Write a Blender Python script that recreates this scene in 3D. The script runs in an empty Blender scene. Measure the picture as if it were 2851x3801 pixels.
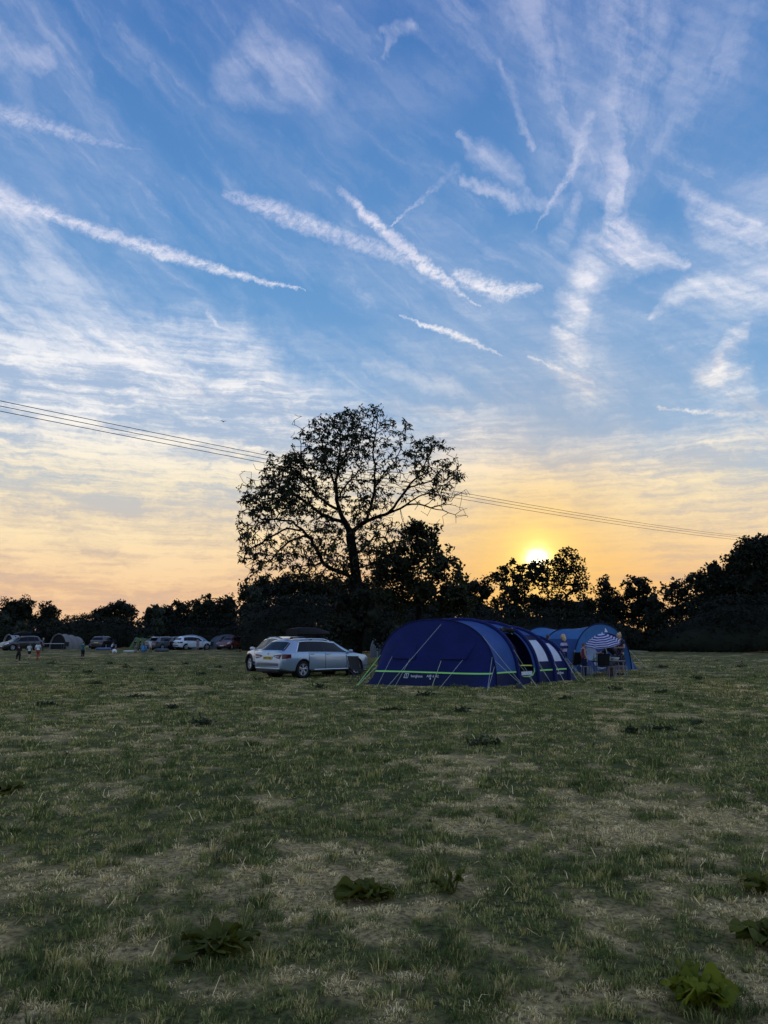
import bpy, bmesh, math, random
import numpy as np
from mathutils import Vector, Matrix, Euler
R = math.radians
PI = math.pi
random.seed(7)
rng = np.random.default_rng(7)
SC = bpy.context.scene
COL = SC.collection

# ------------------------------------------------------------------ camera
FPX = 2745.0                       # focal length in photograph pixels (2851 x 3801)
CXP, CYP = 1425.5, 1900.5
CAMH = 1.6
PITCH = math.atan((2360 - CYP) / FPX)
SUN_EL, SUN_AZ = R(5.8), R(11.75)

def ray(px, py):
    u, v = (px - CXP) / FPX, (CYP - py) / FPX
    return Vector((u, math.cos(PITCH) - v * math.sin(PITCH), math.sin(PITCH) + v * math.cos(PITCH)))

def gnd(px, py):                   # where the sight line meets the field
    d = ray(px, py)
    t = -CAMH / d.z
    return Vector((d.x * t, d.y * t, 0.0))

def at(px, py, Y):                 # the point of the sight line Y metres away
    d = ray(px, py)
    t = Y / d.y
    return Vector((d.x * t, Y, CAMH + d.z * t))

def make_camera():
    cam = bpy.data.cameras.new('camera')
    o = bpy.data.objects.new('camera', cam)
    COL.objects.link(o)
    cam.sensor_fit = 'VERTICAL'
    cam.sensor_height = 36.0
    cam.sensor_width = 27.0
    cam.lens = 36.0 * FPX / 3801.0
    cam.clip_start = 0.05
    cam.clip_end = 12000
    o.location = (0, 0, CAMH)
    o.rotation_euler = (PI / 2 + PITCH, 0, 0)
    SC.camera = o
make_camera()
SC.view_settings.view_transform = 'Standard'
SC.view_settings.look = 'None'
SC.view_settings.exposure = 0.0
SC.view_settings.gamma = 1.0
SC.render.engine = 'CYCLES'
SC.cycles.use_denoising = True
SC.cycles.use_adaptive_sampling = True
SC.cycles.adaptive_threshold = 0.015
SC.cycles.adaptive_min_samples = 16
SC.cycles.max_bounces = 4
SC.cycles.diffuse_bounces = 3
SC.cycles.transparent_max_bounces = 12
SC.cycles.sample_clamp_indirect = 4.0

# ------------------------------------------------------------------ node helpers
class S:
    """a float (or vector) socket with arithmetic"""
    def __init__(self, nt, sock): self.nt, self.s = nt, sock
    def _m(self, op, *a, clamp=False):
        n = self.nt.nodes.new('ShaderNodeMath'); n.operation = op; n.use_clamp = clamp
        for i, v in enumerate((self,) + a):
            if isinstance(v, S): self.nt.links.new(v.s, n.inputs[i])
            else: n.inputs[i].default_value = float(v)
        return S(self.nt, n.outputs[0])
    def __add__(s, o): return s._m('ADD', o)
    __radd__ = __add__
    def __mul__(s, o): return s._m('MULTIPLY', o)
    __rmul__ = __mul__
    def __sub__(s, o): return s._m('SUBTRACT', o)
    def __rsub__(s, o): return (s * -1.0) + o
    def __truediv__(s, o): return s._m('DIVIDE', o)
    def pw(s, o): return s._m('POWER', o)
    def mx(s, o): return s._m('MAXIMUM', o)
    def mn(s, o): return s._m('MINIMUM', o)
    def clamp(s): return s._m('ADD', 0.0, clamp=True)
    def ss(s, a, b):               # smoothstep
        n = s.nt.nodes.new('ShaderNodeMapRange'); n.interpolation_type = 'SMOOTHSTEP'
        s.nt.links.new(s.s, n.inputs[0])
        if a > b: a, b, lo, hi = b, a, 1.0, 0.0
        else: lo, hi = 0.0, 1.0
        n.inputs[1].default_value, n.inputs[2].default_value = a, b
        n.inputs[3].default_value, n.inputs[4].default_value = lo, hi
        return S(s.nt, n.outputs[0])

def vm(nt, op, a, b=None, scale=None):
    n = nt.nodes.new('ShaderNodeVectorMath'); n.operation = op
    for i, v in enumerate((a, b)):
        if v is None: continue
        if isinstance(v, S): nt.links.new(v.s, n.inputs[i])
        else: n.inputs[i].default_value = v
    if scale is not None:
        if isinstance(scale, S): nt.links.new(scale.s, n.inputs['Scale'])
        else: n.inputs['Scale'].default_value = scale
    return S(nt, n.outputs['Value' if op in ('DOT_PRODUCT', 'LENGTH', 'DISTANCE') else 'Vector'])

def comb(nt, x, y, z=0.0):
    n = nt.nodes.new('ShaderNodeCombineXYZ')
    for i, v in enumerate((x, y, z)):
        if isinstance(v, S): nt.links.new(v.s, n.inputs[i])
        else: n.inputs[i].default_value = v
    return S(nt, n.outputs[0])

def sep(nt, v):
    n = nt.nodes.new('ShaderNodeSeparateXYZ'); nt.links.new(v.s, n.inputs[0])
    return [S(nt, n.outputs[i]) for i in range(3)]

def noise(nt, vec, scale, detail=4.0, rough=0.55, dist=0.0, color=False, lac=2.0):
    n = nt.nodes.new('ShaderNodeTexNoise')
    if vec is not None: nt.links.new(vec.s, n.inputs['Vector'])
    n.inputs['Scale'].default_value = scale
    n.inputs['Detail'].default_value = detail
    n.inputs['Roughness'].default_value = rough
    n.inputs['Distortion'].default_value = dist
    n.inputs['Lacunarity'].default_value = lac
    return S(nt, n.outputs[1 if color else 0])

def mixc(nt, f, a, b, blend='MIX'):
    n = nt.nodes.new('ShaderNodeMix'); n.data_type = 'RGBA'; n.blend_type = blend
    for key, v in ((0, f), (6, a), (7, b)):
        if isinstance(v, S): nt.links.new(v.s, n.inputs[key])
        elif key == 0: n.inputs[0].default_value = v
        else: n.inputs[key].default_value = (*v[:3], 1.0)
    return S(nt, n.outputs[2])

def ramp(nt, fac, stops, interp='LINEAR'):
    n = nt.nodes.new('ShaderNodeValToRGB')
    cr = n.color_ramp; cr.interpolation = interp
    while len(cr.elements) < len(stops): cr.elements.new(0.5)
    for e, (p, c) in zip(cr.elements, stops):
        e.position = p; e.color = (*c[:3], 1.0)
    nt.links.new(fac.s, n.inputs[0])
    return S(nt, n.outputs[0])

def srgb(r, g, b):
    f = lambda c: (c / 255 / 12.92) if c / 255 <= 0.04045 else ((c / 255 + 0.055) / 1.055) ** 2.4
    return (f(r), f(g), f(b))
# ------------------------------------------------------------------ sky and sun
SUNV = Vector((math.cos(SUN_EL) * math.sin(SUN_AZ), math.cos(SUN_EL) * math.cos(SUN_AZ), math.sin(SUN_EL)))

def azel(dx, dy):                 # a place in the sky as azimuth / elevation, from where it is seen in the photograph
    d = ray(dx * 1.7185, dy * 1.7185).normalized()
    return (math.degrees(math.atan2(d.x, d.y)), math.degrees(math.asin(d.z)), 0.0)

# vapour trails: (x, y, half width, strength) along each trail
TRAILS = [
    [(-60, 418, 40, .40), (120, 468, 15, .8), (330, 534, 20, 1.05), (660, 630, 2, .6)],
    [(490, 418, 16, .5), (580, 448, 23, .75), (880, 562, 26, .62)],
    [(985, 592, 20, .75), (1085, 630, 30, 1.0), (1170, 622, 6, .5)],
    [(730, 412, 12, .25), (790, 462, 18, .95), (920, 574, 23, 1.15), (1035, 656, 2, .6)],
    [(865, 688, 4, .5), (985, 724, 12, 1.05), (1085, 764, 2, .4)],
    [(-40, 222, 26, .5), (120, 278, 22, .52), (305, 325, 3, .25)],
    [(843, 484, 3, .5), (985, 368, 15, .14)],
    [(1150, 500, 2, .2), (1235, 375, 12, .5), (1275, 250, 16, .25)],
    [(1140, 770, 4, .6), (1285, 828, 6, .4)],
    [(1420, 876, 4, .7), (1659, 905, 11, .4)],
    [(1100, 1002, 6, .4), (1385, 950, 6, .5)],
]
# soft high cloud: same, wide and feathery
VEILS = [
    [(-40, 95, 45, .6), (110, 135, 26, .5)], [(40, 130, 40, .35), (65, 210, 30, .2)],
    [(470, 165, 40, .3), (560, 105, 56, .5), (670, 180, 80, .42)], [(480, 170, 24, .4), (640, 215, 46, .32)],
    [(825, 62, 12, .45), (895, 45, 16, .45)], [(852, 70, 16, .5), (835, 130, 8, .25)],
    [(1320, 440, 26, .75), (1345, 180, 110, .45), (1370, -40, 200, .42)],
    [(1300, 420, 18, .4), (1190, 120, 100, .40), (1150, -40, 130, .42)],
    [(1340, 400, 25, .3), (1560, 150, 60, .34), (1600, -40, 110, .22)],
    [(1085, 130, 24, .3), (1140, 320, 14, .45)],
    [(985, 303, 8, .4), (1045, 345, 28, .5), (1110, 400, 26, .35)],
    [(1010, 390, 12, .45), (1110, 436, 18, .6), (1240, 425, 10, .25)],
    [(1260, 420, 14, .4), (1225, 520, 30, .35)],
    [(1325, 450, 28, .8), (1340, 528, 64, 1.5), (1475, 578, 16, .7)],
    [(1300, 530, 58, .7), (1245, 620, 50, 1.0), (1225, 750, 66, .9), (1270, 840, 60, .85)],
    [(1285, 640, 45, .35), (1310, 840, 60, .42)],
    [(1500, 400, 28, .5), (1560, 490, 60, .85), (1700, 545, 70, .8)],
    [(1400, 690, 14, .55), (1500, 632, 44, .75), (1700, 600, 80, .8)],
    [(1440, 690, 20, .35), (1690, 655, 36, .4)],
    [(1415, 768, 6, .4), (1535, 726, 9, .35)],
    [(1600, 700, 22, .7), (1535, 808, 52, 1.35), (1590, 815, 26, .9)], [(1560, 840, 48, .9), (1690, 965, 66, 1.2)],
    [(455, 688, 9, .45), (512, 735, 14, .75), (535, 800, 8, .4)],
    [(1480, 120, 190, .30), (1250, 300, 150, .30)], [(1660, 480, 150, .40), (1440, 800, 140, .26)], [(60, 640, 190, .42), (420, 800, 130, .36)], [(1250, 700, 130, .3), (1100, 850, 120, .28)],
    [(-50, 390, 66, .75), (80, 500, 60, .5), (220, 720, 70, .45)],
    [(0, 580, 100, .40), (250, 680, 84, .5), (430, 780, 66, .7)],
    [(-60, 700, 120, .85), (300, 780, 104, .95), (540, 850, 70, 1.1), (760, 848, 22, .4)],
    [(780, 786, 18, .3), (960, 822, 40, .5), (1125, 900, 10, .3)],
    [(640, 730, 46, .2), (1000, 785, 66, .26)], [(1030, 800, 30, .25), (1210, 850, 26, .35)],
    [(480, 255, 46, .15), (650, 430, 46, .12)], [(700, 260, 70, .16), (980, 170, 70, .18)],
    [(760, 870, 28, .35), (980, 892, 26, .6), (1060, 935, 34, .5)],
]

def build_world():
    w = bpy.data.worlds.new('World')
    SC.world = w
    w.use_nodes = True
    nt = w.node_tree
    nt.nodes.clear()
    out = nt.nodes.new('ShaderNodeOutputWorld')
    tc = nt.nodes.new('ShaderNodeTexCoord')
    D = S(nt, tc.outputs['Generated'])
    x, y, z = sep(nt, D)
    deg = 180.0 / PI
    az = x._m('ARCTAN2', y) * deg
    el = z._m('ARCSINE') * deg
    P = comb(nt, az, el)
    # physical sky
    sky = nt.nodes.new('ShaderNodeTexSky')
    sky.sky_type = 'NISHITA'; sky.sun_disc = False
    sky.sun_elevation = SUN_EL; sky.sun_rotation = SUN_AZ
    sky.air_density = 1.2; sky.dust_density = 0.15; sky.ozone_density = 3.0
    sk = S(nt, sky.outputs[0])
    nish = vm(nt, 'SCALE', sk, scale=0.12)
    nish = vm(nt, 'MINIMUM', nish, (0.9, 0.9, 0.9))
    # how near the sun we look
    ca = vm(nt, 'DOT_PRODUCT', D, tuple(SUNV))
    ang = ca.mn(0.999999).mx(-1.0)._m('ARCCOSINE') * deg
    e01 = (el / 60.0).clamp()
    E = lambda d: d / 60.0
    clear = ramp(nt, e01, [(0, srgb(214, 196, 186)), (E(5), srgb(196, 196, 200)), (E(9), srgb(172, 198, 222)), (E(14), srgb(142, 184, 224)),
                           (E(21), srgb(112, 165, 217)), (E(30), srgb(94, 149, 208)), (E(44), srgb(74, 122, 190)), (1, srgb(48, 86, 158))])
    cloudc = ramp(nt, e01, [(0, srgb(226, 176, 146)), (E(4), srgb(240, 190, 142)), (E(8), srgb(248, 216, 168)), (E(12), srgb(248, 234, 210)),
                            (E(17), srgb(246, 243, 240)), (E(24), srgb(244, 244, 250)), (E(32), srgb(220, 222, 242)), (1, srgb(178, 188, 222))])
    far_side = ang.ss(40, 110)                          # away from the sunset the low cloud is grey mauve
    cloudc = mixc(nt, far_side, cloudc, srgb(172, 178, 198))
    clear = mixc(nt, (1.0 - far_side) * 0.10, clear, nish)
    # domain warps
    Ps = comb(nt, az, el, 3.7)
    wsoft = vm(nt, 'SUBTRACT', noise(nt, Ps, 0.16, 5, 0.62, color=True), (0.5, 0.5, 0.5))
    wfine = vm(nt, 'SUBTRACT', noise(nt, Ps, 1.1, 5, 0.68, color=True), (0.5, 0.5, 0.5))
    flat = (1.0, 1.0, 0.0)
    Psoft = vm(nt, 'ADD', P, vm(nt, 'MULTIPLY', wsoft, (4.6, 3.6, 0.0)))
    Psoft = vm(nt, 'ADD', Psoft, vm(nt, 'MULTIPLY', wfine, (0.7, 0.9, 0.0)))
    Pfine = vm(nt, 'ADD', P, vm(nt, 'MULTIPLY', wfine, (1.1, 1.0, 0.0)))
    Pfine = vm(nt, 'ADD', Pfine, vm(nt, 'MULTIPLY', wsoft, (0.8, 0.9, 0.0)))

    def stroke_group(soft):
        """one stroke of cloud: mask of a tapering capsule, joined to what was drawn before"""
        g = bpy.data.node_groups.new('cloud_stroke', 'ShaderNodeTree')
        for nm, ty in (('P', 'Vector'), ('prev', 'Float'), ('a', 'Vector'), ('u', 'Vector'), ('ba', 'Vector'), ('w0', 'Float'), ('dw', 'Float'), ('s0', 'Float'), ('ds', 'Float')):
            g.interface.new_socket(nm, in_out='INPUT', socket_type='NodeSocket' + ty)
        g.interface.new_socket('tot', in_out='OUTPUT', socket_type='NodeSocketFloat')
        gi, go = g.nodes.new('NodeGroupInput'), g.nodes.new('NodeGroupOutput')
        I = {k.name: S(g, k) for k in gi.outputs if k.name}
        # (the tiny term chains the strokes, so the shader compiler keeps few values alive)
        pa = vm(g, 'SUBTRACT', vmadd(g, I['prev'], 1e-7, I['P']), I['a'])
        t = vm(g, 'DOT_PRODUCT', pa, I['u']).clamp()
        d = vm(g, 'DISTANCE', pa, vm(g, 'SCALE', I['ba'], scale=t))
        m = (d / t._m('MULTIPLY_ADD', I['dw'], I['w0'])).ss(1.0, 0.0 if soft else 0.05)
        m = (m * t._m('MULTIPLY_ADD', I['ds'], I['s0'])).mx(I['prev'])
        g.links.new(m.s, go.inputs[0])
        return g
    GRP = {True: stroke_group(True), False: stroke_group(False)}

    def stroke_field(paths, Pw, k, soft, cell, last=None):
        tot = None
        for path in paths:
            for (x0, y0, w0, s0), (x1, y1, w1, s1) in zip(path, path[1:]):
                a, b = Vector(azel(x0, y0)), Vector(azel(x1, y1))
                ba = b - a
                pad = max(w0, w1) * k + 2.2
                if (max(a.x, b.x) + pad < cell[0] or min(a.x, b.x) - pad > cell[1] or
                        max(a.y, b.y) + pad < cell[2] or min(a.y, b.y) - pad > cell[3]):
                    continue
                n = nt.nodes.new('ShaderNodeGroup'); n.node_tree = GRP[soft]
                nt.links.new(Pw.s, n.inputs['P'])
                if tot is not None: nt.links.new(tot.s, n.inputs['prev'])
                for key, v in (('a', a), ('u', ba / ba.length_squared), ('ba', ba), ('w0', w0 * k), ('dw', (w1 - w0) * k), ('s0', s0), ('ds', s1 - s0)):
                    n.inputs[key].default_value = v
                tot = S(nt, n.outputs[0])
        return tot
    # feathery grain. radial streaks in the fan on the right, streaks on the wind elsewhere
    ap = azel(1315, 690)
    rel = vm(nt, 'SUBTRACT', Psoft, ap)
    rx, ry, _ = sep(nt, rel)
    th = rx._m('ARCTAN2', ry)
    rad = vm(nt, 'LENGTH', rel)
    g_fan = noise(nt, comb(nt, th * 8.0, rad * 0.12, 1.0), 1.0, 6, 0.64)
    ca_, sa_ = math.cos(R(-32)), math.sin(R(-32))
    u = (az * ca_ + el * sa_); v = (el * ca_ - az * sa_)
    g_wind = noise(nt, vm(nt, 'ADD', comb(nt, u * 0.05, v * 0.26, 5.0), vm(nt, 'SCALE', wsoft, scale=0.75)), 1.0, 7, 0.62)
    g_puff = noise(nt, comb(nt, az * 0.75, el * 1.5, 9.0), 1.0, 5, 0.66, dist=0.8)
    fanside = (az.ss(2.0, 9.0) * el.ss(27.0, 31.0))
    grain = g_wind + (g_fan - g_wind) * fanside
    g_fib = noise(nt, vm(nt, 'ADD', comb(nt, u * 0.16 + v * 0.10, v * 0.95, 7.0), vm(nt, 'SCALE', wsoft, scale=2.0)), 1.0, 6, 0.56)
    grain = grain.ss(0.32, 0.62) * 0.60 + g_fib.ss(0.36, 0.64) * 0.46 + g_puff.ss(0.40, 0.64) * 0.12
    grain = grain * 1.0 + 0.10
    g_cr = noise(nt, comb(nt, az * 1.9 - el * 1.1, el * 2.3, 2.0), 1.0, 5, 0.68, dist=0.5)
    crimp = g_cr.ss(0.32, 0.62) * 0.55 + g_puff.ss(0.36, 0.60) * 0.42 + 0.28
    # thin sheet: filmy everywhere aloft, thick, fibrous and banded near the horizon
    aloft = g_wind.ss(0.40, 0.74) * 0.20 + g_fib.ss(0.50, 0.72) * g_wind.ss(0.40, 0.60) * 0.16 + noise(nt, comb(nt, az * .05, el * .07, 8.0), 1.0, 3, .5).ss(0.45, 0.75) * 0.14
    b1 = noise(nt, vm(nt, 'ADD', comb(nt, az * 0.060, el * 0.50, 0.4), vm(nt, 'SCALE', wsoft, scale=1.6)), 1.0, 6, 0.62)
    b2 = noise(nt, vm(nt, 'ADD', comb(nt, az * 0.20 + el * 0.16, el * 0.85, 4.4), vm(nt, 'SCALE', wsoft, scale=1.3)), 1.0, 6, 0.66)
    left_up = az.ss(2.0, -12.0)
    sheet_edge = el + wsoft_y(nt, wsoft) * 11.0 - left_up * 6.0 + az.ss(6.0, 16.0) * 1.4
    sheet = sheet_edge.ss(19.5, 12.0)
    b3 = noise(nt, vm(nt, 'ADD', comb(nt, az * 0.13 - el * 0.22, el * 2.3, 6.1), vm(nt, 'SCALE', wsoft, scale=2.2)), 1.0, 5, 0.62)
    tex = b1 * 0.36 + b2 * 0.34 + b3 * 0.24 + g_wind * 0.06
    fib = tex.ss(0.41, 0.59)
    dens = sheet * (0.56 + fib * 0.46 + el.ss(15.0, 9.0) * 0.30)
    hi_c = ramp(nt, e01, [(0, srgb(242, 196, 152)), (E(3.5), srgb(250, 210, 162)), (E(7), srgb(254, 228, 184)), (E(11), srgb(255, 238, 202)),
                          (E(16), srgb(250, 248, 246)), (E(24), srgb(246, 246, 252)), (E(32), srgb(222, 224, 243)), (1, srgb(184, 192, 224))])
    lo_c = ramp(nt, e01, [(0, srgb(224, 178, 146)), (E(3.5), srgb(222, 184, 152)), (E(7), srgb(212, 194, 174)), (E(11), srgb(204, 202, 198)),
                          (E(16), srgb(192, 200, 216)), (E(24), srgb(196, 208, 232)), (E(32), srgb(200, 206, 234)), (1, srgb(178, 188, 222))])
    lowcloud = mixc(nt, far_side, mixc(nt, fib, lo_c, hi_c), srgb(172, 178, 198))
    glow = ((ang._m('MULTIPLY', -1.0 / 5.5)._m('EXPONENT')) * 0.95).clamp()
    wide = (ang.ss(30.0, 3.0)) * el.ss(14.0, 4.0) * (0.14 + fib * 0.34)
    widec = mixc(nt, el.ss(3.0, 12.0), srgb(254, 180, 84), srgb(255, 230, 170))
    g_add = vm(nt, 'SCALE', (1.0, 0.80, 0.22), scale=(ang / 1.8).pw(1.4)._m('MULTIPLY', -1.0)._m('EXPONENT') * 0.75)
    core = vm(nt, 'SCALE', (1.0, 0.93, 0.75), scale=(ang / 0.60).pw(1.8)._m('MULTIPLY', -1.0)._m('EXPONENT') * 3.4)
    core = vm(nt, 'SCALE', core, scale=b2.ss(0.34, 0.62) * 0.9 + 0.35)      # thin cloud breaks the disc up
    sun_add = vm(nt, 'ADD', g_add, core)
    base_cover = dens.mx(aloft)

    def compose(cell):
        """the sky inside one window of azimuth / elevation, with the clouds that reach into it"""
        trails = stroke_field(TRAILS, Pfine, 0.041, False, cell)
        veils = stroke_field(VEILS, Psoft, 0.047, True, cell, trails)
        cover = base_cover
        if trails is not None: trails = trails * crimp
        if veils is not None:
            veils = veils * grain
            if trails is not None: veils = trails + veils * (1.0 - trails.clamp() * 0.6)
        else: veils = trails
        if veils is not None: cover = veils.mx(cover)
        col = mixc(nt, cover.clamp(), clear, lowcloud)
        # the sunset glow and the sun itself, burning through the sheet
        col = mixc(nt, wide, col, widec)
        col = mixc(nt, glow, col, srgb(255, 198, 86))
        b = nt.nodes.new('ShaderNodeBackground')
        nt.links.new(vm(nt, 'ADD', col, sun_add).s, b.inputs[0])
        return b.outputs[0]

    def pick(val, edge, lo, hi):
        n = nt.nodes.new('ShaderNodeMixShader')
        nt.links.new(val._m('GREATER_THAN', edge).s, n.inputs[0])
        nt.links.new(lo, n.inputs[1]); nt.links.new(hi, n.inputs[2])
        return n.outputs[0]
    cols = []
    A_ = [-50, -16, -7, 2, 9, 15, 50]
    for i in range(6):
        cols.append(pick(el, 24.0, compose((A_[i], A_[i + 1], -2, 24)), compose((A_[i], A_[i + 1], 24, 62))))
    half1 = pick(az, -16, cols[0], pick(az, -7, cols[1], cols[2]))
    half2 = pick(az, 9, cols[3], pick(az, 15, cols[4], cols[5]))
    front = pick(az, 2, half1, half2)
    # unseen sky overhead, behind and below: plain, brightened to lift light on the field
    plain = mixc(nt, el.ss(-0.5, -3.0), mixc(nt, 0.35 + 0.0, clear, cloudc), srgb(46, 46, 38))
    bg_lifted = nt.nodes.new('ShaderNodeBackground'); bg_lifted.inputs[1].default_value = 1.6
    nt.links.new(plain.s, bg_lifted.inputs[0])
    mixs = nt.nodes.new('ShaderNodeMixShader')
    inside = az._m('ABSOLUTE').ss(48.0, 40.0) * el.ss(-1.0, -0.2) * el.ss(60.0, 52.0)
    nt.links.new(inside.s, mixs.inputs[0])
    nt.links.new(bg_lifted.outputs[0], mixs.inputs[1])
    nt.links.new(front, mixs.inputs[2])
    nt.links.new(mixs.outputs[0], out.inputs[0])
    w.cycles.sampling_method = 'NONE'

def vmadd(nt, s, k, v):
    n = nt.nodes.new('ShaderNodeVectorMath'); n.operation = 'MULTIPLY_ADD'
    nt.links.new(s.s, n.inputs[0]); n.inputs[1].default_value = (k, k, k); nt.links.new(v.s, n.inputs[2])
    return S(nt, n.outputs[0])

def wsoft_y(nt, v):
    return sep(nt, v)[1]

build_world()

def make_sun():
    L = bpy.data.lights.new('sun', 'SUN')
    L.energy = 2.0
    L.angle = R(0.55)
    L.color = (1.0, 0.62, 0.30)
    o = bpy.data.objects.new('sun', L)
    COL.objects.link(o)
    o.location = SUNV * 200
    o.rotation_euler = (-SUNV).to_track_quat('-Z', 'Y').to_euler()
make_sun()
# ------------------------------------------------------------------ mesh and object helpers
class MB:
    """collects shapes and links them as ONE mesh object"""
    def __init__(self): self.v, self.f = [], []
    def add(self, vs, fs):
        o = len(self.v)
        self.v += [tuple(p) for p in vs]
        self.f += [tuple(i + o for i in f) for f in fs]
        return self
    def box(self, c, s, rot=None, taper=1.0):
        c = Vector(c); M = rot if rot is not None else Matrix.Identity(3)
        vs = []
        for z in (-.5, .5):
            k = taper if z > 0 else 1.0
            for x, y in ((-.5, -.5), (.5, -.5), (.5, .5), (-.5, .5)):
                vs.append(c + M @ Vector((x * s[0] * k, y * s[1] * k, z * s[2])))
        return self.add(vs, [(3, 2, 1, 0), (4, 5, 6, 7), (0, 1, 5, 4), (1, 2, 6, 5), (2, 3, 7, 6), (3, 0, 4, 7)])
    def rbox(self, c, s, r=0.02, rot=None):      # box with its vertical edges and rims softened
        c = Vector(c); M = rot if rot is not None else Matrix.Identity(3)
        hx, hy, hz = s[0] / 2, s[1] / 2, s[2] / 2
        r = min(r, hx * .9, hy * .9, hz * .9)
        def ring(k, z):
            out = []
            for sx, sy, a0 in ((1, 1, 0), (-1, 1, 90), (-1, -1, 180), (1, -1, 270)):
                for a in (0, 45, 90):
                    t = R(a0 + a)
                    out.append(c + M @ Vector((sx * (hx - r) + math.cos(t) * r * k, sy * (hy - r) + math.sin(t) * r * k, z)))
            return out
        return self.rings([ring(.3, -hz), ring(1, -hz + r * .7), ring(1, hz - r * .7), ring(.3, hz)], True)
    def rings(self, rs, caps=True, closed=True):
        n = len(rs[0]); vs = [p for r_ in rs for p in r_]; fs = []
        for i in range(len(rs) - 1):
            for j in range(n if closed else n - 1):
                k = (j + 1) % n
                fs.append((i * n + j, i * n + k, (i + 1) * n + k, (i + 1) * n + j))
        if caps:
            fs.append(tuple(range(n - 1, -1, -1))); fs.append(tuple((len(rs) - 1) * n + j for j in range(n)))
        return self.add(vs, fs)
    def tube(self, pts, rad, n=6, caps=True):
        pts = [Vector(p) for p in pts]
        if not isinstance(rad, (list, tuple)): rad = [rad] * len(pts)
        rs = []; up = None
        for i, p in enumerate(pts):
            d = (pts[min(i + 1, len(pts) - 1)] - pts[max(i - 1, 0)])
            d = d.normalized() if d.length > 1e-9 else Vector((0, 0, 1))
            if up is None:
                up = Vector((0, 0, 1)) if abs(d.z) < .9 else Vector((1, 0, 0))
            a = d.cross(up)
            if a.length < 1e-6: a = d.cross(Vector((0, 1, 0)))
            a.normalize(); b = a.cross(d).normalized(); up = b
            rs.append([p + (a * math.cos(2 * PI * k / n) + b * math.sin(2 * PI * k / n)) * rad[i] for k in range(n)])
        return self.rings(rs, caps)
    def ell(self, c, r, n=10, m=6, rot=None):
        c = Vector(c); M = rot if rot is not None else Matrix.Identity(3)
        r = (r, r, r) if not isinstance(r, (tuple, list)) else r
        rs = []
        for i in range(1, m):
            t = PI * i / m
            rs.append([c + M @ Vector((r[0] * math.sin(t) * math.cos(2 * PI * k / n), r[1] * math.sin(t) * math.sin(2 * PI * k / n), -r[2] * math.cos(t))) for k in range(n)])
        o = len(self.v)
        self.rings(rs, False)
        self.v += [tuple(c + M @ Vector((0, 0, -r[2]))), tuple(c + M @ Vector((0, 0, r[2])))]
        b, t_ = len(self.v) - 2, len(self.v) - 1
        for k in range(n):
            self.f.append((o + (k + 1) % n, o + k, b))
            self.f.append((o + (m - 2) * n + k, o + (m - 2) * n + (k + 1) % n, t_))
        return self
    def grid(self, fn, nu, nv, skip=None, closed_u=False):
        vs = [fn(i / nu, j / nv) for j in range(nv + 1) for i in range(nu + 1)]
        fs = []
        for j in range(nv):
            for i in range(nu):
                if skip and skip((i + .5) / nu, (j + .5) / nv): continue
                a = j * (nu + 1) + i
                fs.append((a, a + 1, a + nu + 2, a + nu + 1))
        return self.add(vs, fs)
    def lathe(self, prof, n=16, c=(0, 0, 0), axis='z', caps=True):
        c = Vector(c); rs = []
        for r_, h in prof:
            ring = []
            for k in range(n):
                a = 2 * PI * k / n
                p = (r_ * math.cos(a), r_ * math.sin(a), h)
                if axis == 'y': p = (p[0], p[2], -p[1])
                if axis == 'x': p = (p[2], p[0], p[1])
                ring.append(c + Vector(p))
            rs.append(ring)
        return self.rings(rs, caps)
    def disc(self, c, r, n=16, axis='y', th=.01):
        return self.lathe([(r, -th / 2), (r, th / 2)], n, c, axis)
    def build(self, name, mat, parent=None, smooth=True, angle=40):
        me = bpy.data.meshes.new(name)
        me.from_pydata(self.v, [], self.f)
        return link(name, me, mat, parent, smooth, angle)

def link(name, me, mat, parent=None, smooth=True, angle=40):
    if mat is not None:
        me.materials.append(mat)
    if smooth:
        me.polygons.foreach_set('use_smooth', [True] * len(me.polygons))
        try: me.set_sharp_from_angle(angle=R(angle))
        except Exception: pass
    o = bpy.data.objects.new(name, me)
    COL.objects.link(o)
    if parent is not None: o.parent = parent
    return o

def tag(o, label=None, cat=None, group=None, kind=None):
    if label: o['label'] = label
    if cat: o['category'] = cat
    if group: o['group'] = group
    if kind: o['kind'] = kind
    return o

def thing(name, label, cat, loc=(0, 0, 0), rz=0.0, group=None):
    o = bpy.data.objects.new(name, None)
    COL.objects.link(o)
    o.empty_display_size = .3
    o.location = loc; o.rotation_euler = (0, 0, rz)
    return tag(o, label, cat, group)

def copy_tree(o, parent=None, loc=None, rz=None, label=None, group=None):
    c = o.copy(); COL.objects.link(c)
    if parent is not None: c.parent = parent
    if loc is not None: c.location = loc
    if rz is not None: c.rotation_euler = (0, 0, rz)
    if label: c['label'] = label
    if group: c['group'] = group
    for ch in o.children: copy_tree(ch, c)
    return c

def np_mesh(name, V, F, mat, parent=None, attrs=None, smooth=False, vattrs=None):
    """V (n,3), F (m,3|4) numpy; attrs: float per face corner's vertex (point domain)"""
    me = bpy.data.meshes.new(name)
    V = np.asarray(V, np.float32); F = np.asarray(F, np.int32)
    n, k = F.shape
    me.vertices.add(len(V)); me.vertices.foreach_set('co', V.ravel())
    me.loops.add(n * k); me.loops.foreach_set('vertex_index', F.ravel())
    me.polygons.add(n); me.polygons.foreach_set('loop_start', np.arange(0, n * k, k, dtype=np.int32))
    me.update(calc_edges=True)
    for nm, arr in (attrs or {}).items():
        at_ = me.attributes.new(nm, 'FLOAT', 'POINT')
        at_.data.foreach_set('value', np.asarray(arr, np.float32))
    return link(name, me, mat, parent, smooth, 180)

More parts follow.
